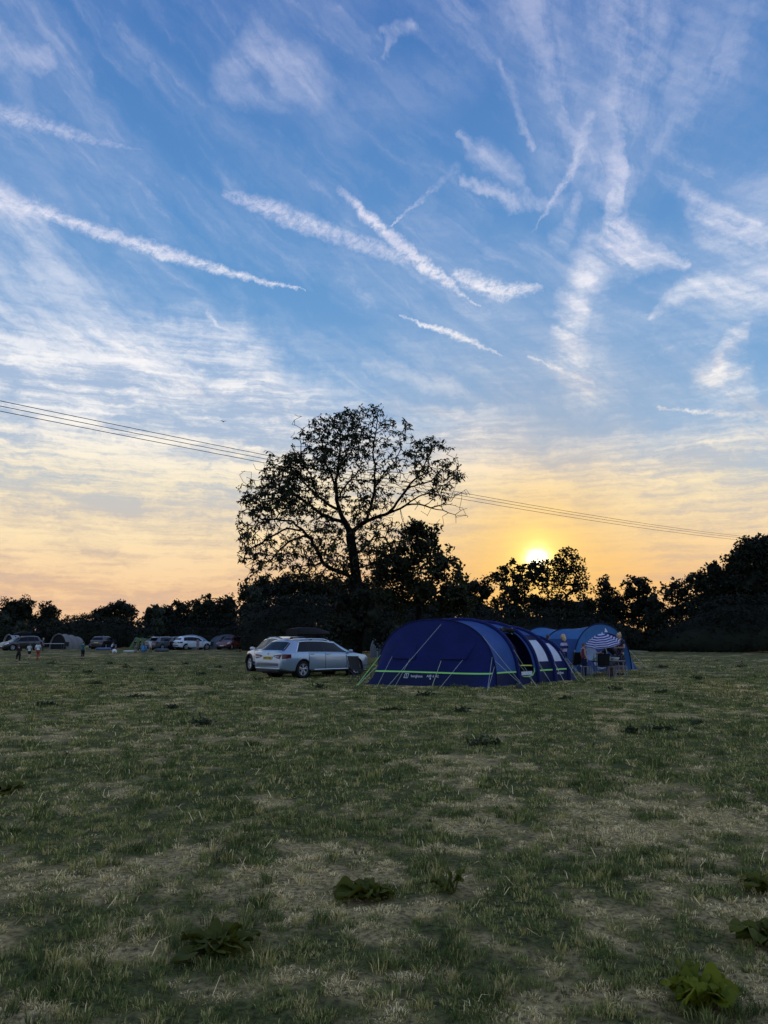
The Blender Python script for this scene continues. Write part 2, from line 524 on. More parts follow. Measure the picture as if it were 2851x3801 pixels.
# ------------------------------------------------------------------ materials
MATS = {}
def principled(name, col, rough=0.6, metal=0.0, spec=0.5, coat=0.0, nz=0.0, nscale=8.0, bump=0.0, bscale=40.0, trans=0.0, sheen=0.0):
    if name in MATS: return MATS[name]
    m = bpy.data.materials.new(name); m.use_nodes = True
    nt = m.node_tree; b = nt.nodes['Principled BSDF']
    b.inputs['Base Color'].default_value = (*col[:3], 1)
    b.inputs['Roughness'].default_value = rough
    b.inputs['Metallic'].default_value = metal
    b.inputs['Specular IOR Level'].default_value = spec
    b.inputs['Coat Weight'].default_value = coat
    b.inputs['Transmission Weight'].default_value = trans
    tc = nt.nodes.new('ShaderNodeTexCoord')
    P = S(nt, tc.outputs['Object'])
    if nz > 0:
        f = noise(nt, P, nscale, 5, .6).ss(.3, .7)
        c = mixc(nt, f, tuple(k * (1 - nz) for k in col[:3]), tuple(min(1, k * (1 + nz)) for k in col[:3]))
        nt.links.new(c.s, b.inputs['Base Color'])
    if bump > 0:
        bn = nt.nodes.new('ShaderNodeBump'); bn.inputs['Strength'].default_value = bump; bn.inputs['Distance'].default_value = .02
        nt.links.new(noise(nt, P, bscale, 4, .6).s, bn.inputs['Height'])
        nt.links.new(bn.outputs[0], b.inputs['Normal'])
    MATS[name] = m
    return m

def text_mb(txt, size, thick=0.002):
    """lettering as a mesh builder, lying in the xz plane, its front towards -y"""
    cu = bpy.data.curves.new('lettering', 'FONT'); cu.body = txt; cu.size = size; cu.extrude = thick
    cu.align_x = 'CENTER'; cu.align_y = 'CENTER'
    o = bpy.data.objects.new('lettering', cu); COL.objects.link(o)
    dg = bpy.context.evaluated_depsgraph_get()
    me = bpy.data.meshes.new_from_object(o.evaluated_get(dg))
    bpy.data.objects.remove(o); bpy.data.curves.remove(cu)
    mb = MB()
    mb.add([(v.co.x, -v.co.z, v.co.y) for v in me.vertices], [tuple(p.vertices) for p in me.polygons])
    bpy.data.meshes.remove(me)
    return mb

# value noise in the ground plane (numpy)
_tab = np.random.default_rng(3).random((256, 256))
def vnoise(x, y):
    xi = np.floor(x).astype(int); yi = np.floor(y).astype(int)
    fx = x - xi; fy = y - yi
    fx = fx * fx * (3 - 2 * fx); fy = fy * fy * (3 - 2 * fy)
    g = lambda a, b: _tab[a & 255, b & 255]
    return (g(xi, yi) * (1 - fx) + g(xi + 1, yi) * fx) * (1 - fy) + (g(xi, yi + 1) * (1 - fx) + g(xi + 1, yi + 1) * fx) * fy
def fbm(x, y, o=4, r=.5):
    a, s, n = 1.0, 0.0, 0.0
    for i in range(o):
        s = s + a * vnoise(x + i * 17.3, y + i * 9.1); n += a; a *= r; x = x * 2.03; y = y * 2.03
    return s / n
# ------------------------------------------------------------------ the field
def sstep(a, b, x):
    t = np.clip((x - a) / (b - a), 0, 1); return t * t * (3 - 2 * t)

def greenness(x, y):
    """0 = dry straw, 1 = green turf; patchy, as the photograph's field"""
    big = fbm(x * .2 + 3, y * .2 + 8, 3)
    mid = fbm(x * 1.0 + 1, y * .9 + 2, 4, .55)
    fine = fbm(x * 3.4, y * 3.2 + 5, 3, .62)
    g = .17 * big + .38 * mid + .45 * fine
    return sstep(.29, .60, g) * .92 + .06

def lumps(x, y):
    return (fbm(x * .8 + 4, y * .8, 3) - .5) * .05 + (fbm(x * 3.1, y * 3.1 + 7, 2) - .5) * .02

def ground_mat():
    m = bpy.data.materials.new('field_turf'); m.use_nodes = True
    nt = m.node_tree; b = nt.nodes['Principled BSDF']
    at_ = nt.nodes.new('ShaderNodeAttribute'); at_.attribute_name = 'green'
    g = S(nt, at_.outputs['Fac'])
    geo = nt.nodes.new('ShaderNodeNewGeometry')
    P = S(nt, geo.outputs['Position'])
    n1 = noise(nt, P, 3.2, 6, .66); n2 = noise(nt, P, 26.0, 5, .7); n3 = noise(nt, P, .45, 4, .6)
    gg = (g + (n1 - .5) * .9 + (n2 - .5) * .7 + (n3 - .5) * .5).ss(.12, .88)
    straw = mixc(nt, n2.ss(.3, .7), (.085, .062, .028), (.52, .38, .16))
    green = mixc(nt, n2.ss(.3, .72), (.022, .024, .009), (.135, .135, .040))
    c = mixc(nt, gg, straw, green)
    c = mixc(nt, (n1.ss(.46, .26)) * .6, c, (.020, .018, .010))
    nt.links.new(c.s, b.inputs['Base Color'])
    b.inputs['Roughness'].default_value = 1.0
    b.inputs['Specular IOR Level'].default_value = 0.08
    bn = nt.nodes.new('ShaderNodeBump'); bn.inputs['Strength'].default_value = .9; bn.inputs['Distance'].default_value = .06
    nt.links.new((n2 * .7 + n1 * .8).s, bn.inputs['Height'])
    nt.links.new(bn.outputs[0], b.inputs['Normal'])
    return m

def make_ground():
    # rings about the photographer: fine where it is near, out to the horizon
    rs = [0.4]
    while rs[-1] < 130: rs.append(rs[-1] * 1.0135 + .008)
    while rs[-1] < 5200: rs.append(rs[-1] * 1.12)
    rs = np.array(rs)
    an = np.concatenate([np.linspace(-42, 42, 340), np.linspace(42, 318, 56)[1:-1]])
    A, Rr = np.meshgrid(np.radians(an), rs)
    X, Y = Rr * np.sin(A), Rr * np.cos(A)
    Z = lumps(X, Y) * np.clip(1.6 - Rr / 60, 0, 1)
    G = greenness(X, Y)
    na, nr = len(an), len(rs)
    V = np.stack([X, Y, Z], -1).reshape(-1, 3)
    V = np.vstack([V, [[0, 0, 0]]])
    i = np.arange(nr - 1)[:, None] * na; j = np.arange(na)[None, :]; k = (j + 1) % na
    F = np.stack([i + j, i + na + j, i + na + k, i + k], -1).reshape(-1, 4)
    c = len(V) - 1
    F0 = np.stack([np.full(na, c), np.arange(na), (np.arange(na) + 1) % na, np.full(na, c)], -1)
    # the middle fan as triangles folded into quads is avoided: a tiny pole cap of its own
    o = np_mesh('ground', V[:-1], F, ground_mat(), attrs={'green': G.ravel()}, smooth=True)
    tag(o, kind='structure')
make_ground()

def grass_mat():
    m = bpy.data.materials.new('grass_blades'); m.use_nodes = True
    nt = m.node_tree; b = nt.nodes['Principled BSDF']
    at_ = nt.nodes.new('ShaderNodeAttribute'); at_.attribute_name = 'tint'
    t = S(nt, at_.outputs['Fac'])
    c = ramp(nt, t, [(0, (.84, .63, .30)), (.18, (.66, .49, .21)), (.36, (.42, .33, .105)), (.52, (.25, .25, .066)), (.76, (.105, .132, .034)), (1, (.050, .068, .020))])
    nt.links.new(c.s, b.inputs['Base Color'])
    b.inputs['Roughness'].default_value = .85
    b.inputs['Specular IOR Level'].default_value = .10
    b.inputs['Subsurface Weight'].default_value = 0.0
    return m
GRASS = None

def blades(px, py, h, w, lean, tint, name, seed, ld):
    """vectorised grass blades: a bent, tapering strip each"""
    r = np.random.default_rng(seed); n = len(px)
    th = r.random(n) * 2 * PI
    z0 = lumps(px, py) - .004
    dx, dy = np.cos(th) * w * .5, np.sin(th) * w * .5
    lx, ly = np.cos(ld) * lean * h, np.sin(ld) * lean * h
    base = np.stack([px, py, z0], -1)
    def lev(f, k, dz):
        c = base + np.stack([lx * f * f, ly * f * f, h * dz], -1)
        return c - np.stack([dx * k, dy * k, 0 * dx], -1), c + np.stack([dx * k, dy * k, 0 * dx], -1)
    a0, a1 = lev(0, 1, 0); b0, b1 = lev(.55, .8, .55)
    tip = base + np.stack([lx, ly, h * (1 - .35 * lean)], -1)
    V = np.stack([a0, a1, b1, b0, tip], 1).reshape(-1, 3)
    o = np.arange(n)[:, None] * 5
    F = np.concatenate([o + np.array([[0, 1, 2]]), o + np.array([[0, 2, 3]]), o + np.array([[3, 2, 4]])], 0)
    return V, F, np.repeat(tint, 5)

def make_grass():
    r = np.random.default_rng(11)
    Vs, Fs, Ts = [], [], []; off = 0
    # distance bands: near, far, tufts per square metre, blades in a tuft, tuft radius, blade width, blade height
    for i, (r0, r1, td, nb, tr, w, hh) in enumerate(((2.6, 4.6, 220, 38, .042, .0036, .040), (4.6, 7.5, 160, 28, .050, .0050, .040), (7.5, 12, 105, 21, .062, .0075, .041),
                                                     (12, 20, 58, 17, .085, .011, .042), (20, 34, 25, 14, .13, .018, .044), (34, 66, 6.5, 11, .22, .032, .046))):
        half = R(48) if r1 <= 12 else R(36)
        nt_ = int(half * (r1 * r1 - r0 * r0) * td)
        rad = np.sqrt(r.random(nt_) * (r1 * r1 - r0 * r0) + r0 * r0); a = (r.random(nt_) * 2 - 1) * half
        tx, ty = rad * np.sin(a), rad * np.cos(a)
        g = greenness(tx, ty); cl = fbm(tx * 2.6 + 40, ty * 2.6, 3)
        keep = r.random(nt_) < (.50 + .5 * np.maximum(g, sstep(.4, .6, cl))) * np.clip((66 - rad) / 34, 0, 1)
        tx, ty, g, cl, rad = tx[keep], ty[keep], g[keep], cl[keep], rad[keep]; m = len(tx)
        is_green = r.random(m) < (.10 + .90 * sstep(.22, .62, g) - .06 * sstep(7, 20, rad))
        th = np.exp(r.normal(0, .30, m)) * np.where(is_green, .80 + .9 * sstep(.5, .72, cl), .62)
        tt = np.where(is_green, r.normal(.66, .12, m) + .22 * sstep(.5, .75, cl), r.normal(.16, .10, m))
        tt = np.where(r.random(m) < .16, r.normal(.42, .08, m), tt)
        lean_t = np.where(is_green, .55, 1.15)
        # blades of every tuft
        n = m * nb; k = np.repeat(np.arange(m), nb)
        ph = r.random(n) * 2 * PI; rr = np.sqrt(r.random(n)) * tr * np.repeat(.6 + .8 * r.random(m), nb)
        x = tx[k] + rr * np.cos(ph); y = ty[k] + rr * np.sin(ph)
        h = hh * th[k] * (.45 + .75 * r.random(n))
        tint = np.clip(tt[k] + r.normal(0, .085, n), 0, 1)
        dead = r.random(n) < .10; tint[dead] *= .4
        lean = lean_t[k] * (.3 + 1.0 * r.random(n))
        V, F, T = blades(x, y, h, w * (.6 + .8 * r.random(n)), lean, tint, 'g', 20 + i, ph + r.normal(0, .8, n))
        Vs.append(V); Fs.append(F + off); Ts.append(T); off += len(V)
    # long dead stalks lying about on top
    n = 520; half = R(34); rad = np.sqrt(r.random(n) * (15 ** 2 - 2.8 ** 2) + 2.8 ** 2); a = (r.random(n) * 2 - 1) * half
    V, F, T = blades(rad * np.sin(a), rad * np.cos(a), r.uniform(.05, .13, n), .0022 + .00055 * rad, r.uniform(.9, 1.7, n), np.clip(r.normal(.02, .05, n), 0, .2), 'g', 77, r.random(n) * 6.28)
    V[:, 2] += .012
    Vs.append(V); Fs.append(F + off); Ts.append(T)
    o = np_mesh('grass', np.vstack(Vs), np.vstack(Fs), grass_mat(), attrs={'tint': np.concatenate(Ts)})
    tag(o, 'short mown grass, part green and part dried to straw, covering the field', 'grass', kind='stuff')
make_grass()
# ------------------------------------------------------------------ trees and hedges
def leaf_material(name, c1, c2, tr=.12):
    m = bpy.data.materials.new(name); m.use_nodes = True
    nt = m.node_tree; b = nt.nodes['Principled BSDF']
    geo = nt.nodes.new('ShaderNodeNewGeometry')
    rnd = S(nt, geo.outputs['Random Per Island'])
    P = S(nt, geo.outputs['Position'])
    c = mixc(nt, (rnd * .7 + noise(nt, P, .5, 3).ss(.3, .7) * .5).clamp(), c1, c2)
    nt.links.new(c.s, b.inputs['Base Color'])
    b.inputs['Roughness'].default_value = .7
    b.inputs['Specular IOR Level'].default_value = .15
    t = nt.nodes.new('ShaderNodeBsdfTranslucent')
    nt.links.new(c.s, t.inputs[0])
    mx = nt.nodes.new('ShaderNodeMixShader'); mx.inputs[0].default_value = tr
    nt.links.new(b.outputs[0], mx.inputs[1]); nt.links.new(t.outputs[0], mx.inputs[2])
    nt.links.new(mx.outputs[0], nt.nodes['Material Output'].inputs[0])
    return m
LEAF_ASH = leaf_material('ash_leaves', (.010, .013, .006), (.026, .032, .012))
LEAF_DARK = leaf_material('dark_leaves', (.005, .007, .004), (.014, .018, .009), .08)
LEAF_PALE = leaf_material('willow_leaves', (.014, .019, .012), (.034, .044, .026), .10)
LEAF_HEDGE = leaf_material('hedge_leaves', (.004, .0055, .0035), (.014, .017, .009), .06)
BARK = principled('bark', (.007, .006, .005), .95, spec=.05, nz=.4, nscale=6, bump=.6, bscale=18)

def leaf_quads(C, size, r, droop=.25, aspect=2.6, fold=False):
    """one leaf-shaped quad (a diamond with a broad waist) at every centre, all vectorised"""
    n = len(C)
    d = r.normal(size=(n, 3)); d[:, 2] -= droop * 2; d /= np.linalg.norm(d, axis=1)[:, None]
    e = r.normal(size=(n, 3)); e -= (e * d).sum(1)[:, None] * d; e /= np.linalg.norm(e, axis=1)[:, None] + 1e-9
    L = (size * (.6 + .8 * r.random(n)))[:, None] if np.isscalar(size) else (size * (.6 + .8 * r.random(n)))[:, None]
    W = L / aspect
    V = np.stack([C - d * L * .5, C + e * W * .5 - d * L * .05, C + d * L * .5, C - e * W * .5 - d * L * .05], 1).reshape(-1, 3)
    F = np.arange(n)[:, None] * 4 + np.array([[0, 1, 2, 3]])
    return V, F

def limb_mesh(nodes, parent, rad, mat, name, root_obj, sides=6):
    """tapered tubes along every edge of a branch graph, as one mesh (stout joints overlap)"""
    nodes = np.asarray(nodes); n = len(nodes)
    idx = np.array([i for i in range(n) if parent[i] >= 0])
    A, B = nodes[np.asarray(parent)[idx]], nodes[idx]
    ra, rb = rad[np.asarray(parent)[idx]], rad[idx]
    ra = np.minimum(ra, rb * 1.6)
    d = B - A; L = np.linalg.norm(d, axis=1)[:, None] + 1e-9; d = d / L
    up = np.where(np.abs(d[:, 2:3]) < .9, np.array([[0, 0, 1.]]), np.array([[1., 0, 0]]))
    u = np.cross(d, up); u /= np.linalg.norm(u, axis=1)[:, None]; v = np.cross(d, u)
    Vs = []
    for P, r_ in ((A - d * ra[:, None] * .3, ra), (B, rb)):
        for k in range(sides):
            t = 2 * PI * k / sides
            Vs.append(P + (u * math.cos(t) + v * math.sin(t)) * r_[:, None])
    V = np.stack(Vs, 1).reshape(-1, 3)
    o = np.arange(len(idx))[:, None] * (2 * sides)
    F = np.concatenate([o + np.array([[k, (k + 1) % sides, sides + (k + 1) % sides, sides + k]]) for k in range(sides)], 0)
    return np_mesh(name, V, F, mat, root_obj, smooth=True)

def grow(skel, par, targets, r, step=.38, wig=.10, jitter=.0):
    """run a wavering twig from the nearest branch to every target, nearest targets first"""
    nodes = [np.array(p, float) for p in skel]; par = list(par)
    N = np.zeros((len(nodes) + len(targets) * 14, 3)); cnt = len(nodes); N[:cnt] = nodes
    T = np.asarray(targets)
    d0 = np.array([np.min(np.linalg.norm(N[:cnt] - t, axis=1)) for t in T])
    ends = []
    for ti in np.argsort(d0):
        t = T[ti]
        dv = N[:cnt] - t
        # prefer to leave from below and from inside, as boughs do
        cost = np.sqrt((dv ** 2).sum(1)) + .35 * np.maximum(0, dv[:, 2])
        s = int(np.argmin(cost)); a = N[s]; L = np.linalg.norm(t - a)
        if L < .12: ends.append(s); continue
        k = min(12, max(1, int(L / step)))
        prev = s
        ctl = a + (t - a) * .5 + np.array([0, 0, -.12 * L]) + r.normal(0, wig * L, 3)
        for i in range(1, k + 1):
            f = i / k
            p = (1 - f) ** 2 * a + 2 * f * (1 - f) * ctl + f * f * t
            if i < k: p = p + r.normal(0, .05 * step, 3)
            if cnt >= len(N): break
            N[cnt] = p; par.append(prev); prev = cnt; cnt += 1
        ends.append(prev)
    return N[:cnt], par, ends

def pipe_radii(n, par, tip, expo, base_min=None):
    rad = np.zeros(n); acc = np.zeros(n)
    for i in range(n - 1, -1, -1):
        if acc[i] == 0: acc[i] = tip ** expo
        if par[i] >= 0: acc[par[i]] += acc[i]
    return acc ** (1 / expo)

# ---- the big tree, limbs traced where the photograph shows them --------------------------------
def big_tree():
    Y0 = 46.0
    Zx = lambda zx, zy: (840 + zx * .56660, 1480 + zy * .56660)
    base = gnd(1330, 2455); base.y = Y0; base.x = at(1330, 2400, Y0).x
    root = thing('ash_tree', 'big lone tree with sparse open crown and forked bare limbs behind the silver estate car', 'tree', (base.x, Y0, 0))
    def w(zx, zy, dy=0.0):
        p = at(*Zx(zx, zy), Y0 + dy); return np.array([p.x - base.x, p.y - Y0, p.z])
    limbs = [  # (points in the enlarged view, depth at the end), first point joins what is already there
        ([(850, 1660), (860, 1480), (868, 1300), (850, 1150), (830, 1000), (815, 880)], 0, 0),
        ([(815, 880), (780, 810), (745, 740), (722, 660), (718, 560), (735, 450), (745, 330), (750, 200)], 0, .8),
        ([(815, 880), (850, 850), (920, 800), (1010, 765), (1100, 735), (1180, 695), (1260, 690), (1340, 715), (1430, 690), (1500, 700)], 0, -1.2),
        ([(1050, 750), (1100, 710), (1140, 650), (1185, 590), (1245, 520), (1300, 430), (1340, 340), (1390, 280)], -.5, -2.2),
        ([(920, 800), (950, 700), (970, 620), (975, 540), (975, 460), (960, 350), (985, 200), (990, 90)], 0, 1.8),
        ([(850, 1180), (780, 1150), (700, 1120), (630, 1070), (600, 1010), (560, 920), (500, 860), (430, 800), (330, 790), (230, 790), (150, 720)], 0, -2.4),
        ([(630, 1075), (575, 1095), (535, 1090), (535, 1020)], -.8, -1.0),
        ([(500, 860), (400, 850), (300, 900), (200, 960), (130, 1000)], -1.6, -3.2),
        ([(780, 810), (700, 790), (600, 740), (520, 680), (430, 620), (330, 590), (230, 560)], 0, 1.8),
        ([(740, 735), (680, 700), (600, 640), (520, 560), (450, 490), (400, 420)], .2, 2.6),
        ([(718, 580), (690, 500), (650, 420), (630, 320), (610, 220)], .3, -.8),
        ([(735, 450), (800, 380), (840, 300), (860, 200), (880, 110)], .5, 2.0),
        ([(722, 660), (790, 560), (870, 470), (940, 400)], .2, -2.2),
        ([(1180, 695), (1260, 640), (1350, 620), (1440, 560), (1510, 490)], -.9, .6),
        ([(1185, 590), (1260, 560), (1340, 540), (1420, 470)], -1.4, -3.0),
        ([(1340, 715), (1420, 730), (1500, 760), (1540, 730)], -1.2, -1.6),
        ([(960, 560), (1040, 480), (1110, 410), (1150, 320), (1130, 240)], .6, 3.0),
        ([(850, 1050), (900, 980), (970, 900), (1040, 910), (1080, 990), (1080, 1060)], 0, 1.5),
        ([(845, 1120), (930, 1090), (1020, 1080), (1110, 1060)], 0, -1.6),
        ([(560, 920), (500, 900), (420, 930), (330, 1010), (270, 1090)], -1.4, .6),
        ([(430, 620), (340, 650), (240, 660), (130, 640)], 1.0, 2.2),
        ([(600, 640), (560, 520), (500, 400), (480, 260)], 1.0, .4),
    ]
    nodes, par, thick = [], [], []
    for pts, d0, d1 in limbs:
        # walk along the traced line in short steps
        q = [w(x, y, d0 + (d1 - d0) * i / (len(pts) - 1)) for i, (x, y) in enumerate(pts)]
        if nodes:
            dist = [np.linalg.norm((n - q[0]) * np.array([1, .35, 1])) for n in nodes]; prev = int(np.argmin(dist)); start = nodes[prev]
            q[0] = start
        else:
            nodes.append(q[0]); par.append(-1); prev = 0
        for a, b in zip(q, q[1:]):
            k = max(1, int(np.linalg.norm(b - a) / .3))
            for i in range(1, k + 1):
                p = a + (b - a) * i / k + (rng.normal(0, .035, 3) if i < k else 0)
                nodes.append(p); par.append(prev); prev = len(nodes) - 1
    # where the leaves hang: (centre, radii, number of sprays, depth)
    blobs = [(740, 190, 150, 110, 210, 0), (620, 250, 100, 110, 120, -1), (860, 200, 110, 110, 140, 1.5), (985, 120, 70, 80, 60, 1.5), (1080, 200, 100, 110, 80, 2), (760, 330, 170, 110, 230, .5),
             (650, 400, 130, 90, 150, -.6), (930, 330, 120, 90, 80, 1.5), (1340, 290, 70, 60, 55, -2.4), (1260, 340, 50, 60, 36, -2.2), (1410, 460, 90, 60, 80, -2.6), (1520, 500, 50, 50, 36, -1),
             (1190, 400, 80, 60, 42, -1.6), (1260, 470, 80, 60, 46, -2), (1390, 560, 70, 50, 44, -1.6), (1400, 640, 50, 26, 20, -1), (480, 440, 120, 100, 240, 2), (360, 510, 120, 110, 270, 1.5), (330, 640, 130, 90, 240, 1.0),
             (480, 590, 130, 90, 220, 1.2), (130, 620, 60, 70, 62, 2), (200, 690, 80, 70, 66, -.6), (390, 700, 130, 70, 140, -.6), (230, 800, 110, 60, 66, -1.8), (130, 880, 60, 80, 48, -2.2), (250, 900, 110, 80, 76, -1.6),
             (110, 1000, 50, 60, 34, -3), (190, 1050, 80, 60, 44, -1.6), (330, 1010, 80, 60, 44, -1), (450, 960, 90, 70, 56, -1), (420, 1070, 60, 50, 30, -.6), (540, 1050, 60, 70, 40, -1), (620, 900, 90, 80, 44, .6),
             (720, 900, 50, 80, 36, -.6), (640, 800, 90, 60, 50, .8), (560, 720, 110, 70, 80, 1.4), (700, 560, 90, 90, 90, .4), (830, 470, 90, 90, 60, 1), (870, 620, 90, 80, 56, -.8), (930, 680, 80, 70, 70, .3), (1040, 640, 70, 60, 40, 1.4),
             (870, 760, 70, 60, 60, .6), (1010, 830, 80, 60, 56, .8), (930, 900, 60, 70, 56, 1), (700, 1030, 60, 90, 44, -.8), (960, 1000, 80, 90, 90, 1), (740, 1190, 90, 70, 76, -.4), (1050, 1010, 60, 80, 50, 1.2), (120, 1190, 30, 20, 8, -1),
             (300, 390, 30, 40, 20, 1.5), (440, 390, 60, 40, 44, 2), (500, 240, 50, 40, 26, 0), (870, 90, 40, 40, 20, 1.6), (1180, 230, 40, 50, 24, 2.4), (780, 110, 50, 40, 28, 0), (550, 1180, 80, 40, 36, -.4), (230, 1140, 60, 50, 26, -1.5), (470, 1130, 90, 50, 40, -.8), (340, 1100, 70, 60, 30, -1.4), (660, 1150, 80, 70, 44, -.2), (820, 1050, 60, 90, 40, -.5), (1120, 900, 90, 90, 60, .6), (800, 1000, 120, 150, 70, .2), (690, 1110, 150, 80, 70, -.6), (930, 1050, 120, 120, 70, .8), (600, 1000, 110, 90, 50, -1)]
    targets = []
    for bx, by, rx, ry, n, dep in blobs:
        for _ in range(int(n * .37)):
            while True:
                a, b, c = rng.uniform(-1.16, 1.16, 3)
                if a * a + b * b + c * c < 1.34: break
            targets.append(w(bx + a * rx, by + b * ry, dep + c * 1.7))
    for ex, ey, rx, ry, n, dep in [(770, 420, 360, 330, 170, .3), (370, 780, 320, 330, 190, -.6), (1230, 450, 300, 230, 80, -1.2), (850, 950, 260, 240, 90, .4)]:
        for _ in range(n):
            a, t_ = rng.uniform(0, 2 * PI), rng.uniform(0, 1) ** .5
            targets.append(w(ex + rx * t_ * math.cos(a), ey + ry * t_ * math.sin(a), dep + rng.normal(0, 1.4)))
    # bare, curly twigs the photograph shows without leaves
    bare = []
    for bx, by, rx, ry, n, dep in [(1500, 650, 100, 60, 22, -1), (1540, 740, 50, 40, 12, -1.4), (1080, 470, 150, 90, 46, .8), (600, 820, 120, 90, 50, .4), (1300, 600, 110, 60, 34, -1), (950, 500, 120, 80, 34, .8), (220, 480, 60, 60, 8, 1.5), (1030, 110, 40, 60, 8, 1.6), (760, 420, 340, 330, 260, .4), (400, 760, 320, 300, 200, -.4), (1180, 540, 340, 290, 190, -.8), (900, 950, 200, 180, 50, .4), (180, 900, 110, 220, 30, -2), (300, 1090, 180, 90, 30, -1.5)]:
        for _ in range(n):
            a, b = rng.uniform(-1, 1, 2)
            bare.append(w(bx + a * rx, by + b * ry, dep + rng.normal(0, .8)))
    T = np.array(targets + bare)
    N, par, ends = grow(nodes, par, T, rng, step=.42, wig=.13)
    rad = pipe_radii(len(N), par, .0125, 2.25)
    rad = rad * (.92 + .50 * sstep(.16, .30, rad)); rad = np.clip(rad, .013, .62)
    n0 = len(nodes)
    trunk_cut = 1.35
    limb_mesh(N, par, rad, BARK, 'trunk', root, 7)
    # leaves: drooping sprays of long leaflets at the end of every twig
    order = np.argsort(np.array([np.min(np.linalg.norm(N[:1] - t)) for t in T]))
    # leaves: rosettes of long leaflets fanning out and drooping from the end of every twig
    A_, B_ = [], []
    for t in targets:
        k = rng.integers(5, 10)
        d = rng.normal(size=(k, 3)); d /= np.linalg.norm(d, axis=1)[:, None]
        d[:, 2] = d[:, 2] * .7 - .35; d /= np.linalg.norm(d, axis=1)[:, None]
        A_.append(t + rng.normal(0, .045, (k, 3))); B_.append(d * rng.uniform(.16, .31, (k, 1)))
        if rng.random() < .22:     # a second rosette a little back along the twig
            A_.append(t + rng.normal(0, .16, 3) + rng.normal(0, .04, (k, 3))); B_.append(d[::-1] * rng.uniform(.20, .34, (k, 1)))
    A_, B_ = np.vstack(A_), np.vstack(B_); n = len(A_)
    e = rng.normal(size=(n, 3)); e = np.cross(e, B_); e /= np.linalg.norm(e, axis=1)[:, None] + 1e-9; e *= rng.uniform(.036, .062, (n, 1))
    V = np.stack([A_, A_ + B_ * .55 + e, A_ + B_ + np.array([0, 0, -.04]), A_ + B_ * .55 - e], 1).reshape(-1, 3)
    F = np.arange(n)[:, None] * 4 + np.array([[0, 1, 2, 3]])
    np_mesh('crown', V, F, LEAF_ASH, root)
    return root

def blob_tree(name, label, cat, outline, Y, mat, dens=1.0, leaf=.34, depth=None, group=None, core=.80, trunk=True, airy=0.0, base_z=0.0, seed=1, jag=1.0, bottom=None, cores=True):
    """a broad-leaved tree or bush: outline = list of lobes (photo x, photo y, radius x, radius y) in photograph pixels at distance Y"""
    r = np.random.default_rng(seed)
    k = Y / FPX
    cx = np.average([o_[0] for o_ in outline], weights=[o_[2] * o_[3] for o_ in outline])
    b = at(cx, 2380, Y)
    root = thing(name, label, cat, (b.x, Y, 0), 0, group)
    lobes = []
    for (px, py, rx, ry) in outline:
        p = at(px, py, Y)
        lobes.append((np.array([p.x - b.x, 0, p.z]), rx * k, (depth or max(1.2, rx * k * .9)), ry * k))
    Cs = []; solid = MB()
    for c, rx, ryd, rz in lobes:
        area = 4 * PI * ((rx * ryd) ** 1.6 / 3 + (rx * rz) ** 1.6 / 3 + (ryd * rz) ** 1.6 / 3) ** (1 / 1.6)
        nb = max(8, int(area * .8))
        # billows: sub-lobes over the surface, each a scatter of leaves
        for _ in range(nb):
            v = r.normal(size=3); v /= np.linalg.norm(v)
            f = r.uniform(.50, 1.0)
            bc = c + v * np.array([rx, ryd, rz]) * f
            br = r.uniform(.30, .75) * min(1.3, .5 * min(rx, rz) + .25) * jag
            m = int(r.uniform(28, 56) * dens * (br / .6) ** 1.3 * (.34 / leaf) ** 1.4)
            q = r.normal(size=(m, 3)); q /= np.linalg.norm(q, axis=1)[:, None]
            q *= (r.random(m) ** .45)[:, None] * br
            Cs.append(bc + q)
        if cores and core > 0:
            # a dense inside of boughs and leaves, uneven, well within the outer leaves
            n_, m_ = 22, 14
            sd_ = r.uniform(0, 50)
            def fn(u, v_, c=c, rx=rx, ryd=ryd, rz=rz):
                a, t = 2 * PI * u, PI * v_
                kk = core * .80 * (.84 + .20 * math.sin(3 * a + sd_) * math.sin(4 * t + sd_) + .16 * math.sin(7 * a + sd_ + 3 * t) * math.sin(t))
                return (c[0] + rx * kk * math.sin(t) * math.cos(a), c[1] + ryd * kk * math.sin(t) * math.sin(a), c[2] - rz * kk * math.cos(t))
            solid.grid(fn, n_, m_)
    C = np.vstack(Cs)
    C = C[C[:, 2] > .05]
    V, F = leaf_quads(C, leaf, r, .15, 1.7)
    if cores and core > 0 and solid.v:
        off = len(V)
        V = np.vstack([V, np.array(solid.v)]); F = np.vstack([F, np.array(solid.f) + off])
    np_mesh('crown', V, F, mat, root)
    if trunk:
        top = max(l[0][2] for l in lobes); x0 = 0.0
        nodes = [np.array([x0, 0, -.2])]; par = [-1]
        hgt = max(1.0, top * .55)
        for i in range(1, 7):
            nodes.append(np.array([x0 + r.normal(0, .05), r.normal(0, .05), hgt * i / 6])); par.append(i - 1)
        T = []
        for c, rx, ryd, rz in lobes:
            for _ in range(12 if airy <= 0 else int(40 * airy)):
                q = r.normal(size=3); q /= np.linalg.norm(q)
                T.append(c + q * np.array([rx, ryd, rz]) * r.uniform(.3, .95))
        N, par, ends = grow(nodes, par, np.array(T), r, .5, .1)
        N[:, 2] = np.maximum(N[:, 2], -.2)
        rad = np.maximum(pipe_radii(len(N), par, .022, 2.3), .02)
        limb_mesh(N, par, np.minimum(rad, .4), BARK, 'trunk', root, 5)
    return root

